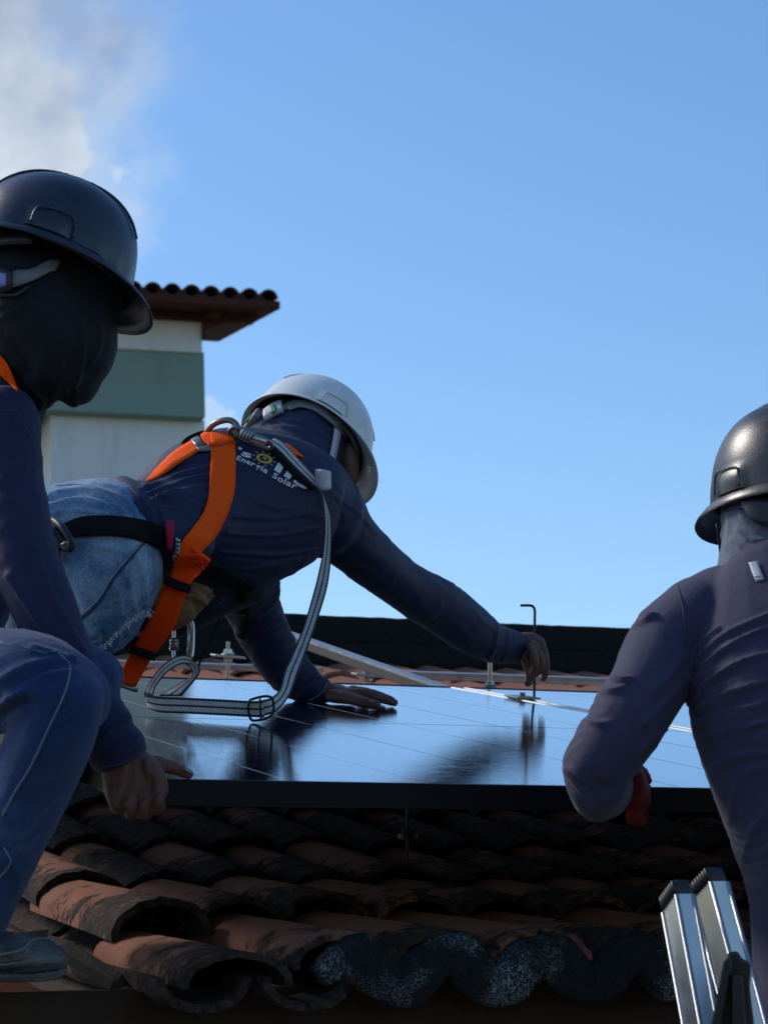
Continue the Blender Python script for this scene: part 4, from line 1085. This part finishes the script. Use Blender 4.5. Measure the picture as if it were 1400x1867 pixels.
def f_jeansM(pc,px,py,d,nc):
    h = .0030*aniso(pc, 60, .013, .08, 3)*np.clip(vnoise(pc*8)*2-.5,0,1)
    L = [([(90,905),(150,893),(210,905),(240,925)],5,.004),([(85,925),(150,912),(220,930)],5,.0045),([(85,940),(140,932),(205,940)],4,.004),([(150,985),(200,1000),(240,1010)],5,.003),([(215,1010),(235,1060),(245,1110)],5,.003),([(240,1000),(262,1050),(265,1100)],5,.003),([(195,1020),(215,1080),(222,1120)],5,.003)]
    return h+fold_lines(px,py,d,nc,L)+.006*aniso(pc,40,.012,.02,9)*np.clip((py-1130)/25,0,1)*(px > 150)
jeansM = V.done('jeans', denim_wash, MW, .005, 4, f_jeansM)
bj = bvh_of(jeansM)
line_on('seam', thread, [(262,985),(240,1010),(205,1052),(178,1095),(138,1130),(100,1150)], jeansM, bj, .0022, .0006)
line_on('seam', denim_dark, [(265,987),(243,1013),(208,1056),(181,1099),(141,1135),(103,1155)], jeansM, bj, .0024, .0002)
line_on('seam', thread, [(262,988),(276,1010),(284,1045),(278,1085),(262,1110)], jeansM, bj, .0012, .0004)
line_on('seam', thread, [(100,886),(150,884),(200,898),(236,930)], jeansM, bj, .0012, .0004)
# frayed knee edge
bm = bmesh.new(); rf = random.Random(3)
for i in range(90):
    t = i/89; x = 274-t*88+rf.uniform(-3,3); y = 1113+t*68+rf.uniform(-4,4)-10*math.sin(t*3.1); d0 = 4.27+t*.02
    p = P(x, y, d0); tube(bm, [p, p+RT*rf.uniform(-.004,.005)+UP*rf.uniform(-.007,.001)+BK*rf.uniform(-.004,.006), p+RT*rf.uniform(-.006,.007)+UP*rf.uniform(-.011,.002)], .0007, 4, 2)
bm_link(bm, 'frayed_edge', fray, jeansM, False, 'stuff')
V = Vol(); head_solid(V, mhc-mf*.006, mf, ml, mu, 1.055)
V.loft([(555,800,4.90,78,.09),(535,840,4.86,80,.09),(520,885,4.80,84,.09)], 4, 24)
def f_hoodM(pc,px,py,d,nc):
    L = [([(478,772),(520,766),(560,775),(600,800)],3,.003),([(475,782),(515,778),(560,792),(590,825)],3,.003),([(472,792),(510,792),(548,810),(580,848)],3.5,.004),([(474,804),(505,806),(540,826),(570,866)],3.5,.004),([(500,818),(530,838),(556,872)],3,.003),([(560,750),(600,770),(620,800)],3,.002)]
    return .0012*aniso(pc, -25, .012, .1, 5)+fold_lines(px,py,d,nc,L)
hoodM = V.done('balaclava', navy_hood, MW, .005, 5, f_hoodM)
# printed logo on the back
sb = bvh_of(shirtM)
line_on('cuff_hem', thread, [(562,1278),(578,1270),(590,1258),(597,1244)], shirtM, sb, .0010, .0003)
line_on('seam', thread_navy, [(612,905),(628,945),(620,985),(603,1022)], shirtM, sb, .0010, .0002)
line_on('cuff_hem', thread_navy, [(934,1154),(938,1180),(934,1208)], shirtM, sb, .0010, .0003)
def text_on(body, path, size0, size1, mat, parent, name, bold=.012, shear=0, sx=1.0):
    """each glyph laid on the shirt along a traced baseline (pixels), lifted 1.5 mm"""
    cu = bpy.data.curves.new('t', 'FONT'); Q = catmull(path, 12); seg = np.sqrt(((Q[1:]-Q[:-1])**2).sum(1)); cum = np.concatenate([[0], np.cumsum(seg)]); tot = cum[-1]
    adv = []; metas = []
    for ch in body:
        cu.body = ch if ch != ' ' else 'n'; cu.size = 1; cu.offset = bold; cu.resolution_u = 3; cu.shear = shear
        ob = bpy.data.objects.new('t', cu); COL.objects.link(ob); dg = bpy.context.evaluated_depsgraph_get(); me = bpy.data.meshes.new_from_object(ob.evaluated_get(dg)); bpy.data.objects.remove(ob)
        co = np.array([v.co[:] for v in me.vertices]); x0, x1 = co[:,0].min(), co[:,0].max(); wd = (x1-x0) if ch != ' ' else .35
        metas.append((ch, me, x0)); adv.append(wd+.09)
    W_ = [a*(size0+(size1-size0)*i/len(adv))*sx for i, a in enumerate(adv)]; k = tot/sum(W_); s = 0
    bm = bmesh.new(); last = None
    for (ch, me, x0), w_, i in zip(metas, W_, range(99)):
        sz = size0+(size1-size0)*i/len(adv)
        if ch != ' ':
            tb = bmesh.new(); tb.from_mesh(me); bmesh.ops.subdivide_edges(tb, edges=[e for e in tb.edges if e.calc_length() > .12], cuts=1)
            bmesh.ops.triangulate(tb, faces=tb.faces)
            for v in tb.verts:
                sl_ = s+(v.co.x-x0)*sz*sx*k; j = min(max(np.searchsorted(cum, sl_)-1, 0), len(Q)-2); t = (sl_-cum[j])/seg[j]
                q = Q[j]*(1-t)+Q[j+1]*t; tg = (Q[j+1]-Q[j])/seg[j]; nn = np.array((tg[1], -tg[0]))
                q = q+nn*v.co.y*sz; hd = hitd(sb, q[0], q[1]) or last or 4.6; last = hd; v.co = P(q[0], q[1], hd-.0035)
            me2 = bpy.data.meshes.new('x'); tb.to_mesh(me2); bm.from_mesh(me2); bpy.data.meshes.remove(me2); tb.free()
        s += w_*k
    for f_ in bm.faces:
        f_.normal_update()
        if f_.normal.dot(CAM-f_.verts[0].co) < 0: f_.normal_flip()
    return bm_link(bm, name, mat, parent, recalc=False)
text_on('\'s', [(430,823),(443,831),(462,837)], 15, 19, white_m, shirtM, 'lettering', .03, 0, 1.5)
text_on('lis', [(500,856),(520,868),(540,882),(566,897)], 30, 28, white_m, shirtM, 'lettering', .03, 0, 1.3)
text_on('Energia Solar', [(431,838),(452,846),(480,860),(510,878),(541,893)], 12, 16, white_m, shirtM, 'lettering', .02, 0, 1.15)
def surf_pt(px, py, off, b=sb):
    hd = hitd(b, px, py) or 4.65; return P(px, py, hd-off)
bm = bmesh.new(); ri = []; ro_ = []
for i in range(28):
    a = 2*math.pi*i/28; ri.append(bm.verts.new(surf_pt(482+9*math.cos(a), 836+5.5*math.sin(a)+1.5*math.cos(a), .004))); ro_.append(bm.verts.new(surf_pt(482+14.5*math.cos(a), 836+8.5*math.sin(a)+3*math.cos(a), .004)))
for i in range(28): bm.faces.new((ri[i], ro_[i], ro_[(i+1)%28], ri[(i+1)%28]))
for i in range(10):
    a = 2*math.pi*(i+.3)/10
    q = [surf_pt(482+r_*math.cos(a+da), 836+r_*.62*math.sin(a+da)+r_*.2*math.cos(a), .004) for r_, da in ((17,-.06),(22,-.04),(22,.04),(17,.06))]
    bm.faces.new([bm.verts.new(p) for p in q])
for tri in (((484,829),(478,836),(483,836)),((482,841),(489,834),(484,834))): bm.faces.new([bm.verts.new(surf_pt(x, y, .004)) for x, y in tri])
bm_link(bm, 'sun_emblem', yellow_m, shirtM, recalc=False)
# white hat
hatM, f, l, u, W = hard_hat('dirty white hard hat worn by the worker leaning over the panel', mrc, mF, mU, shell_white, inner_brown, grey_pl, green_sticker, lx=.125, ly=.112, hz=.142, brim=.012, peak=.040)
bh = bvh_of(hoodM)
strip('adjuster_strap', grey_pl, [(520,734),(545,728),(580,735),(612,755),(640,785)], [(528,748),(548,742),(575,750),(605,772),(632,800)], hatM, bh, None, .012, .003, 5, 4)
strip('ratchet_housing', tag_m, [(482,750),(498,738),(514,732)], [(482,766),(500,757),(516,748)], hatM, bh, None, .016, .010, 5, 4)
strip('green_disc', green_sticker, [(493,741),(498,738),(503,740)], [(493,750),(498,754),(503,750)], hatM, bh, None, .028, .003, 3, 4)
strip('chin_strap', tag_m, [(612,768),(607,800),(600,835),(592,862)], [(625,772),(619,803),(611,838),(602,864)], hatM, bh, None, .008, .002, 5, 3)
# ================================================================== RIGHT WORKER
RW = thing('person', 'worker at the right edge seen from behind in faded navy shirt and red glove', 'person', P(1500, 1867, 3.3).to_tuple())
rF, rU = (-.42,-.22,-.88), (-.10,.95,-.30)
rf_, rl_, ru_ = frame_of(rF, rU); rrc = P(1448, 905, 3.42); rhc = rrc-ru_*.045-rl_*0
rt_ = [(1420,1048,3.40,95,.085),(1432,1092,3.37,160,.11),(1447,1180,3.34,197,.13),(1452,1290,3.31,196,.135),(1470,1390,3.29,182,.13),(1500,1490,3.27,174,.125),(1528,1600,3.25,168,.12),(1548,1720,3.23,178,.13),(1560,1900,3.2,185,.135)]
ra = [(1275,1118,3.37,72,.07),(1218,1180,3.35,76,.07),(1183,1248,3.31,72,.066),(1134,1328,3.28,68,.062),(1088,1396,3.27,60,.058)]
ra2 = [(1086,1405,3.27,60,.056),(1088,1430,3.33,46,.05),(1106,1436,3.42,38,.042),(1122,1434,3.48,32,.036)]
rb_ = [(1630,1130,3.4,70,.07),(1690,1250,3.4,60,.06),(1700,1400,3.45,52,.05),(1640,1470,3.6,42,.04)]
rl1 = [(1500,1920,3.22,105,.11),(1490,2150,3.25,95,.10),(1485,2400,3.3,75,.08),(1480,2900,3.35,60,.07)]
rl2 = [(1640,1920,3.22,105,.11),(1650,2150,3.25,95,.10),(1655,2400,3.3,75,.08),(1660,2900,3.35,60,.07)]
V = Vol()
for L in shrink([rt_, ra, ra2, rb_, rl1, rl2], .8): V.loft(L)
head_solid(V, rhc, rf_, rl_, ru_); V.loft([(1412,960,3.42,60),(1412,1050,3.4,66)])
bodyR = V.done('body', skin, RW, .005, 3)
V = Vol()
for L in (rt_, ra, ra2, rb_): V.loft(L, 4, 26)
V.ell(P(1290,1120,3.37), (.062,.055,.07)); V.ell(P(1360,1085,3.38), (.09,.045,.07)); V.ell(P(1575,1130,3.38), (.075,.06,.07))
def f_shirtR(pc,px,py,d,nc):
    fade = np.clip((py-1160)/60, 0, 1)
    h = .0042*aniso(pc, 29, .010, .10, 11)*fade*np.clip((px-1250)/30,0,1)*np.clip(vnoise(pc*9+5)*2-.6,0,1)
    aw = np.clip((1235-px)/30, 0, 1)*np.clip((py-1080)/40, 0, 1); h += .0034*aniso(pc, 30, .012, .06, 3)*aw*np.clip(vnoise(pc*11)*2-.7,0,1) + .0015*aniso(pc, -50, .03, .2, 2)*aw
    L = [([(1258,1268),(1290,1212),(1340,1172),(1400,1146),(1460,1138)],4,.0042),([(1254,1240),(1282,1190),(1330,1152),(1400,1122)],4,.0036),([(1262,1284),(1300,1240),(1350,1208),(1410,1190)],4,.0042),([(1266,1298),(1320,1266),(1400,1244)],4,.0036),([(1272,1318),(1330,1296),(1400,1280)],4,.0032),([(1280,1345),(1340,1328),(1410,1316)],5,.003),([(1256,1215),(1275,1175),(1310,1145)],4,.003),
         ([(1300,1400),(1345,1380),(1400,1372)],6,.003),([(1330,1500),(1350,1420),(1400,1400)],6,.003),([(1350,1600),(1370,1520),(1400,1480)],7,.003),
         ([(1150,1143),(1170,1136),(1195,1124)],4,.0055),([(1158,1118),(1176,1108)],4,.004),([(1108,1228),(1128,1240),(1150,1240)],5,.006),([(1095,1262),(1115,1262),(1138,1256)],5,.005),([(1060,1300),(1082,1318),(1110,1320)],5,.004),([(1245,1190),(1225,1225),(1190,1260)],7,.003),([(1250,1230),(1215,1275),(1170,1320)],7,.003),([(1030,1400),(1060,1440),(1085,1470)],5,.004),([(1045,1400),(1080,1430),(1100,1460)],5,.003),([(1210,1328),(1180,1350),(1160,1368)],4,.004)]
    return h+fold_lines(px,py,d,nc,L)
shirtR = V.done('shirt', navy_faded, RW, .0038, 8, f_shirtR)
br_ = bvh_of(shirtR)
line_on('seam', thread_navy, [(1230,1050),(1243,1100),(1248,1150),(1240,1200),(1243,1245),(1253,1288)], shirtR, br_, .0014, .0003)
line_on('seam', thread_navy, [(1256,1284),(1275,1312),(1290,1340),(1302,1372)], shirtR, br_, .0010, .0003)
strip('reflective_tab', tag_m, [(1364,1026),(1370,1044),(1377,1060)], [(1380,1023),(1386,1040),(1392,1056)], shirtR, br_, None, .003, .0012, 5, 4)
strip('tab_stitch', tag_m, [(1373,1050),(1375,1053)], [(1389,1047),(1390,1050)], shirtR, br_, None, .0045, .0008, 2, 4)
V = Vol()
for L in (rl1, rl2): V.loft(L)
V.ell(P(1570,1900,3.22), (.15,.10,.13)); V.done('trousers', denim_dark, RW, .008, 4)
V = Vol(); head_solid(V, rhc, rf_, rl_, ru_, 1.06)
V.loft([(1412,880,3.43,92,.095),(1406,945,3.42,92,.092),(1404,1000,3.41,92,.09),(1410,1040,3.40,110,.09)], 4, 24)
hoodR = V.done('hood', grey_hood, RW, .0045, 5, lambda pc,px,py,d,nc: .001*aniso(pc, -10, .014, .1, 4)+fold_lines(px,py,d,nc,[([(1320,925),(1328,960),(1325,1000)],4,.002),([(1345,965),(1370,985),(1410,985)],4,.004),([(1335,985),(1365,1005),(1410,1000)],4,.004),([(1350,940),(1375,965),(1410,970)],4,.003)]))
V = Vol()
V.loft([(1146,1432,3.50,30,.030),(1158,1440,3.55,27,.028),(1162,1462,3.56,24,.024)])
for x_, y_, d_ in ((1150,1462,3.53),(1158,1468,3.55),(1164,1468,3.57),(1170,1462,3.59)):
    fing(V, [(x_-3,y_-26,d_),(x_,y_,d_-.005),(x_+2,y_+26,d_),(x_+2,y_+28,d_+.03),(x_+1,y_+10,d_+.05)], 12.5, 10)
fing(V, [(1150,1412,3.53),(1160,1403,3.56),(1172,1410,3.60),(1180,1424,3.62)], 13, 9)
V.done('glove', glove_m, RW, .003, 3, lambda pc,px,py,d,nc: .0008*aniso(pc, 50, .006, .04, 2))
hatR, f, l, u, W = hard_hat('scuffed black hard hat on the worker at the right edge', rrc, rF, rU, shell_dark2, black_pl, black_pl, None, lx=.122, ly=.108, hz=.128, peak=.048, brim=.010)
bm = bmesh.new(); tube(bm, [rrc+ru_*.129-rf_*.01, rrc+ru_*.137-rf_*.012], [.022,.017], 20, 1); bm_link(bm, 'crown_vent', alu_dull, hatR, True)
bhr = bvh_of(hoodR)
strip('nape_pad', black_pl, [(1350,914),(1372,908),(1400,908),(1430,912)], [(1352,922),(1372,950),(1400,960),(1430,962)], hatR, bhr, None, .012, .006, 5, 5)
strip('purple_band', cloth('purple_elastic', (.03,.02,.12), (.04,.03,.16)), [(1316,928),(1334,922),(1356,920)], [(1318,934),(1336,929),(1356,930)], hatR, bhr, None, .004, .002, 4, 3)
for x0, x1 in ((1305,1312),(1308,1314)):
    bm = bmesh.new(); pline(bm, [(x0,955,3.40),(x0+4,985,3.40),(x1,1013,3.40)], .0011, 6, 3); bm_link(bm, 'chin_cord', black_pl, hatR, True)
# ================================================================== harness of the middle worker
sm = bvh_of(shirtM, jeansM)
hs = thing('safety_harness', 'orange and black safety harness strapped on the worker in the white hard hat', 'harness', P(330, 1000, 4.4).to_tuple(), 'safety harnesses')
ms = strip('back_strap', orange, [(385,812),(384,850),(381,900),(372,932),(352,962),(333,986),(320,1012)], [(429,806),(429.5,850),(427,896),(415,936),(404,960),(393,979),(364,1010)], hs, sm, None, .005, .003, 6, 7, 5)
strip('side_strap', orange, [(352,802),(320,822),(290,850),(267,876)], [(365,819),(335,839),(300,863),(273,877)], hs, sm, None, .005, .003, 6, 5)
strip('strap_fold', orange, [(366,794),(374,788),(384,786)], [(374,810),(380,811),(386,811)], hs, sm, None, .013, .004, 5, 5)
strip('strap_fold', orange, [(384,787),(400,788),(414,793),(425,792)], [(386,812),(402,811),(416,807),(427,804)], hs, sm, None, .018, .004, 5, 5)
strip('shoulder_strap', orange, [(438,796),(470,806),(500,812),(525,811),(552,832)], [(438,803),(470,813),(500,821),(526,825),(553,834)], hs, bvh_of(shirtM, hoodM), None, .005, .003, 5, 5)
strip('back_pad', grey_pl, [(356,812),(372,814),(400,809),(428,802)], [(362,822),(380,822),(404,816),(429,808)], hs, sm, None, .009, .004, 5, 4)
strip('strap_buckle', steel_d, [(348,803),(356,798),(363,796)], [(359,815),(367,812),(372,812)], hs, sm, None, .014, .004, 3, 4)
strip('side_edge_strap', blackweb, [(330,806),(350,793),(376,784)], [(334,812),(353,800),(378,789)], hs, sm, None, .006, .003, 4, 3)
# chest buckle and hanging leg strap
DS = 4.40
def dd_(px, py, off=.02, alt=DS): 
    h_ = hitd(sm, px, py); return (h_-off) if h_ else alt
strip('leg_strap', orange_red, [(322,1010),(313,1042),(303,1065),(285,1102),(266,1140),(243,1186),(228,1212),(218,1246)], [(366,1010),(371,1036),(352,1058),(338,1084),(318,1144),(286,1188),(270,1211),(248,1252)], hs, None, [dd_(345,1010),4.36,4.35,4.35,4.37,4.40,4.42,4.44], .0, .004, 6, 7)
bm = bmesh.new(); c = (P(346,1000,4.35)+P(381,1027,4.36))/2; ax = (P(381,1027,4.36)-P(346,1000,4.35))/2; ay = (P(341,1010,4.355)-P(347,1000,4.345))/2; box(bm, c, ax, ay, ax.cross(ay).normalized()*.004); bevel_all(bm, .0015, 2); bm_link(bm, 'strap_buckle', orange_red, hs)
strip('buckle_flap', orange_red, [(330,1000),(338,1006),(344,1016)], [(364,1028),(372,1034),(372,1040)], hs, None, [4.345,4.345,4.35], 0, .004, 3, 4)
strip('keeper_loop', blackweb, [(304,1049),(326,1058),(350,1067)], [(299,1065),(322,1074),(346,1083)], hs, None, [4.335,4.333,4.335], 0, .006, 4, 4)
strip('keeper_loop', blackweb, [(243,1176),(264,1184),(288,1191)], [(237,1190),(259,1198),(282,1205)], hs, None, [4.395,4.392,4.395], 0, .006, 4, 4)
bm = bmesh.new(); pline(bm, [(217,1248,4.42),(250,1259,4.44)], .004, 8, 1); bm_link(bm, 'strap_end', steel_d, hs, True)
# black straps
strip('hip_strap', blackweb, [(84,968),(111,957),(151,942),(209,940),(266,949),(305,962)], [(92,990),(131,981),(166,977),(209,977),(251,984),(298,1003)], hs, sm, None, .006, .003, 6, 6)
strip('crimson_tab', pinkweb, [(303,949),(304,975),(306,1003)], [(318,949),(317,972),(314,1003)], hs, sm, None, .014, .003, 4, 4)
strip('care_label', tag_m, [(321,980),(320,1000),(314,1018)], [(329,984),(328,1004),(320,1026)], hs, sm, None, .012, .0015, 4, 3)
for k in range(5): strip('label_line', black_pl, [(319-k*1.2,985+k*7.5),(319-k*1.2,988+k*7.5)], [(329-k*1.2,987+k*7.5),(329-k*1.2,990+k*7.5)], hs, sm, None, .0145, .0008, 2, 3)
strip('waist_strap', blackweb, [(372,1008),(420,1040),(470,1068)], [(355,1040),(400,1062),(452,1086)], hs, sm, [4.5,4.6,4.7], .006, .003, 6, 5)
sa = bvh_of(shirtM)
strip('hanging_strap', blackweb, [(440,1080),(437,1122),(432,1160)], [(460,1080),(455,1122),(447,1166)], hs, sa, [4.72,4.74,4.76], .012, .004, 5, 4)
for k in range(9):
    y = 1122+k*4.6; x = 441-k*.9; c = P(x, y, (hitd(sa, x, y) or 4.78)-.018); bm = bmesh.new(); box(bm, c, RT*.006, UP*.0016, BK*.002)
    bm_link(bm, 'strap_weave', grey_pl, hs)
strip('thigh_strap', blackweb, [(300,1070),(292,1092),(268,1120),(248,1140)], [(314,1080),(302,1104),(280,1132),(258,1152)], hs, None, [4.38,4.39,4.40,4.42], 0, .004, 5, 4)
strip('thigh_strap', blackweb, [(196,1166),(225,1160),(262,1160)], [(200,1182),(228,1176),(258,1174)], hs, None, [4.44,4.43,4.42], 0, .004, 5, 4)
# metal attachment: D-ring, carabiner
bm = bmesh.new(); pline(bm, [(376,789,4.60),(388,775,4.585),(402,768,4.575),(418,766,4.57),(430,773,4.565),(435,786,4.56),(432,796,4.56)], .0058, 12, 6); bm_link(bm, 'dorsal_ring', steel_d, hs, True)
kar = thing('carabiner', 'steel screw carabiner clipped to the ring on the harness back', 'carabiner', P(460, 800, 4.55).to_tuple())
bm = bmesh.new(); pline(bm, [(424,793,4.565),(418,786,4.555),(428,779,4.55),(445,784,4.545),(466,794,4.545),(488,803,4.55),(496,812,4.555),(488,818,4.56),(462,809,4.56),(438,800,4.565),(424,793,4.565)], .0042, 10, 4); bm_link(bm, 'body', steel_d, kar, True)
bm = bmesh.new(); pline(bm, [(438,789,4.54),(458,797,4.54)], .0088, 14, 1); bm_link(bm, 'screw_sleeve', steel_d, kar, True)
for k in range(4):
    x = 440+k*5.4; y = 789.8+k*2.15; bm = bmesh.new(); pline(bm, [(x,y,4.54),(x+1.6,y+.7,4.54)], .0098, 14, 1); bm_link(bm, 'sleeve_ring', steel, kar, True)
bm = bmesh.new(); pline(bm, [(458,797,4.54),(486,806,4.545)], .0050, 10, 1); bm_link(bm, 'gate', steel, kar, True)
# ---- striped lanyard
ly = thing('lanyard', 'black and white striped lanyard hanging in a loop from the carabiner onto the panel', 'lanyard', P(475, 1310, 4.36).to_tuple())
sh2 = bvh_of(shirtM, hoodM)
strip('stitched_webbing', lanyard_m, [(500,801),(520,813),(545,840),(568,865),(588,884)], [(488,808),(507,824),(530,848),(556,873),(577,893)], ly, sh2, [4.52]*5, .016, .006, 6, 5)
strip('stitched_underlay', blackweb, [(492,806),(510,824),(532,850),(556,876),(574,892)], [(482,812),(498,828),(520,852),(545,876),(566,892)], ly, sh2, [4.55]*5, .008, .004, 6, 5)
strip('white_sleeve', tag_m, [(577,855),(590,856),(600,860)], [(579,888),(590,894),(601,891)], ly, None, [4.60,4.585,4.60], 0, .008, 6, 6)
strip('webbing', lanyard_m, [(577,884),(587,905),(592,954),(588,1007),(581,1043),(572,1079),(554,1140),(532,1195),(518,1225),(510,1256),(494,1272),(470,1278)], [(585,886),(597,925),(604,960),(604,1007),(601,1045),(594,1082),(575,1142),(556,1196),(543,1230),(528,1268),(503,1297),(474,1307)], ly, None, [4.62,4.62,4.61,4.60,4.58,4.56,4.52,4.48,4.45,4.42,4.38,4.365], 0, .003, 8, 9)
strip('webbing', lanyard_m, [(480,1278),(454,1278),(400,1275),(337,1272),(290,1270),(264,1266)], [(482,1308),(454,1307),(400,1304),(337,1301),(295,1299),(272,1292)], ly, None, [4.362,4.365,4.37,4.38,4.40,4.43], 0, .003, 8, 9)
strip('webbing', lanyard_m, [(263,1264),(272,1245),(290,1220),(312,1202),(334,1194),(352,1198)], [(279,1268),(286,1250),(303,1228),(322,1214),(338,1210),(347,1214)], ly, None, [4.44,4.47,4.50,4.53,4.55,4.56], 0, .003, 8, 7)
strip('webbing', lanyard_m, [(347,1200),(362,1212),(364,1226),(352,1244),(332,1268)], [(340,1212),(349,1220),(350,1232),(330,1246),(291,1268)], ly, None, [4.56,4.55,4.53,4.50,4.46], 0, .003, 8, 7)
bm = bmesh.new(); pline(bm, [(456,1276,4.355),(478,1270,4.352),(494,1271,4.352),(499,1282,4.354),(498,1298,4.358),(490,1308,4.36),(464,1314,4.36),(456,1308,4.36),(453,1290,4.357),(456,1276,4.355)], .0024, 10, 4); bm_link(bm, 'slide_buckle', blacksteel, ly, True)
bm = bmesh.new(); pline(bm, [(474,1272,4.346),(476,1311,4.352)], .0018, 8, 1); bm_link(bm, 'buckle_bar', blacksteel, ly, True)
kb = thing('carabiner', 'steel carabiner hanging under the belly above the lanyard loop', 'carabiner', P(335, 1180, 4.6).to_tuple())
bm = bmesh.new(); pline(bm, [(318,1140,4.60),(317,1190,4.59),(322,1202,4.585),(334,1206,4.58),(346,1200,4.58),(351,1188,4.585),(352,1140,4.60),(346,1128,4.60)], .0036, 10, 4); bm_link(bm, 'body', steel, kb, True)
bm = bmesh.new(); pline(bm, [(345,1135,4.595),(344,1196,4.585)], .0028, 8, 1); bm_link(bm, 'spine', steel, kb, True)
bm = bmesh.new(); pline(bm, [(317.5,1164,4.595),(317.5,1186,4.59)], .0080, 14, 1); bm_link(bm, 'screw_sleeve', steel_d, kb, True)
for k in range(4): bm = bmesh.new(); pline(bm, [(317.5,1166+k*5.2,4.594),(317.5,1168+k*5.2,4.594)], .0090, 14, 1); bm_link(bm, 'sleeve_ring', steel, kb, True)
bm = bmesh.new(); pline(bm, [(408,1100,4.72),(402,1125,4.70),(385,1165,4.66),(366,1205,4.60),(360,1222,4.58)], .0022, 6, 5); tag(bm_link(bm, 'cord', blackweb, None, True), 'thin black cord hanging from the belly to the lanyard loop', 'cord')
# tool pouch
pch = thing('tool_pouch', 'brown and black tool pouch hanging under the belly of the leaning worker', 'pouch', P(320, 1130, 4.55).to_tuple())
V = Vol(); V.loft([(240,1150,4.52,26,.035),(285,1112,4.54,46,.045),(325,1092,4.56,50,.05),(365,1080,4.58,26,.04)])
V.done('leather_body', leather, pch, .005, 4, lambda pc,px,py,d,nc: .0016*aniso(pc,-30,.02,.08,2)+fold_lines(px,py,d,nc,[([(345,1062),(375,1074)],4,.006),([(340,1082),(372,1098)],4,.006),([(330,1040),(360,1120)],3,-.002)]))
V = Vol(); V.loft([(225,1180,4.64,7,.02),(285,1158,4.66,16,.035),(340,1126,4.67,30,.04),(400,1090,4.70,34,.05),(450,1078,4.74,30,.05)])
V.done('fabric_body', black_knit, pch, .005, 4)
bm = bmesh.new(); vs = [bm.verts.new(P(x, y, 4.50)) for x, y in ((378,1092),(394,1088),(378,1078))]; r_ = bmesh.ops.extrude_face_region(bm, geom=[bm.faces.new(vs)]); 
for v in r_['geom']:
    if isinstance(v, bmesh.types.BMVert): v.co -= BK*.006
bm_link(bm, 'leather_tip', leather, pch)
# black buckle hook behind the left worker
kc = thing('snap_hook', 'black snap hook at the hip strap beside the left worker', 'hook', P(110, 1000, 4.1).to_tuple())
bm = bmesh.new(); pline(bm, [(80,948,4.12),(100,950,4.10),(114,962,4.08),(128,982,4.07),(133,993,4.07),(126,1001,4.07),(112,993,4.08),(98,972,4.09),(84,962,4.10)], .0062, 10, 5); bm_link(bm, 'hook_body', black_pl, kc, True)
bm = bmesh.new(); pline(bm, [(84,960,4.09),(96,975,4.08),(106,998,4.08),(108,1022,4.08),(102,1040,4.08),(90,1036,4.08),(84,1020,4.09)], .0060, 10, 5); bm_link(bm, 'hook_arm', black_pl, kc, True)
bm = bmesh.new(); pline(bm, [(113,994,4.06),(126,988,4.06)], .0030, 8, 1); bm_link(bm, 'pin', steel_d, kc, True)
# hex key
kd = pan_d(974, 1272)
key = thing('hex_key', 'black hex key standing upright in the clamp under the right hand', 'hex key', P(974, 1272, kd).to_tuple())
bm = bmesh.new(); pts = [P(949,1104,kd+.02), P(966,1104,kd+.01), P(972,1107,kd+.008), P(974.5,1114,kd+.006), P(974.5,1132,kd+.005), P(973.5,1271,kd-.003)]
tube(bm, pts, .0030, 6, 5); bm_link(bm, 'shaft', blacksteel, key)
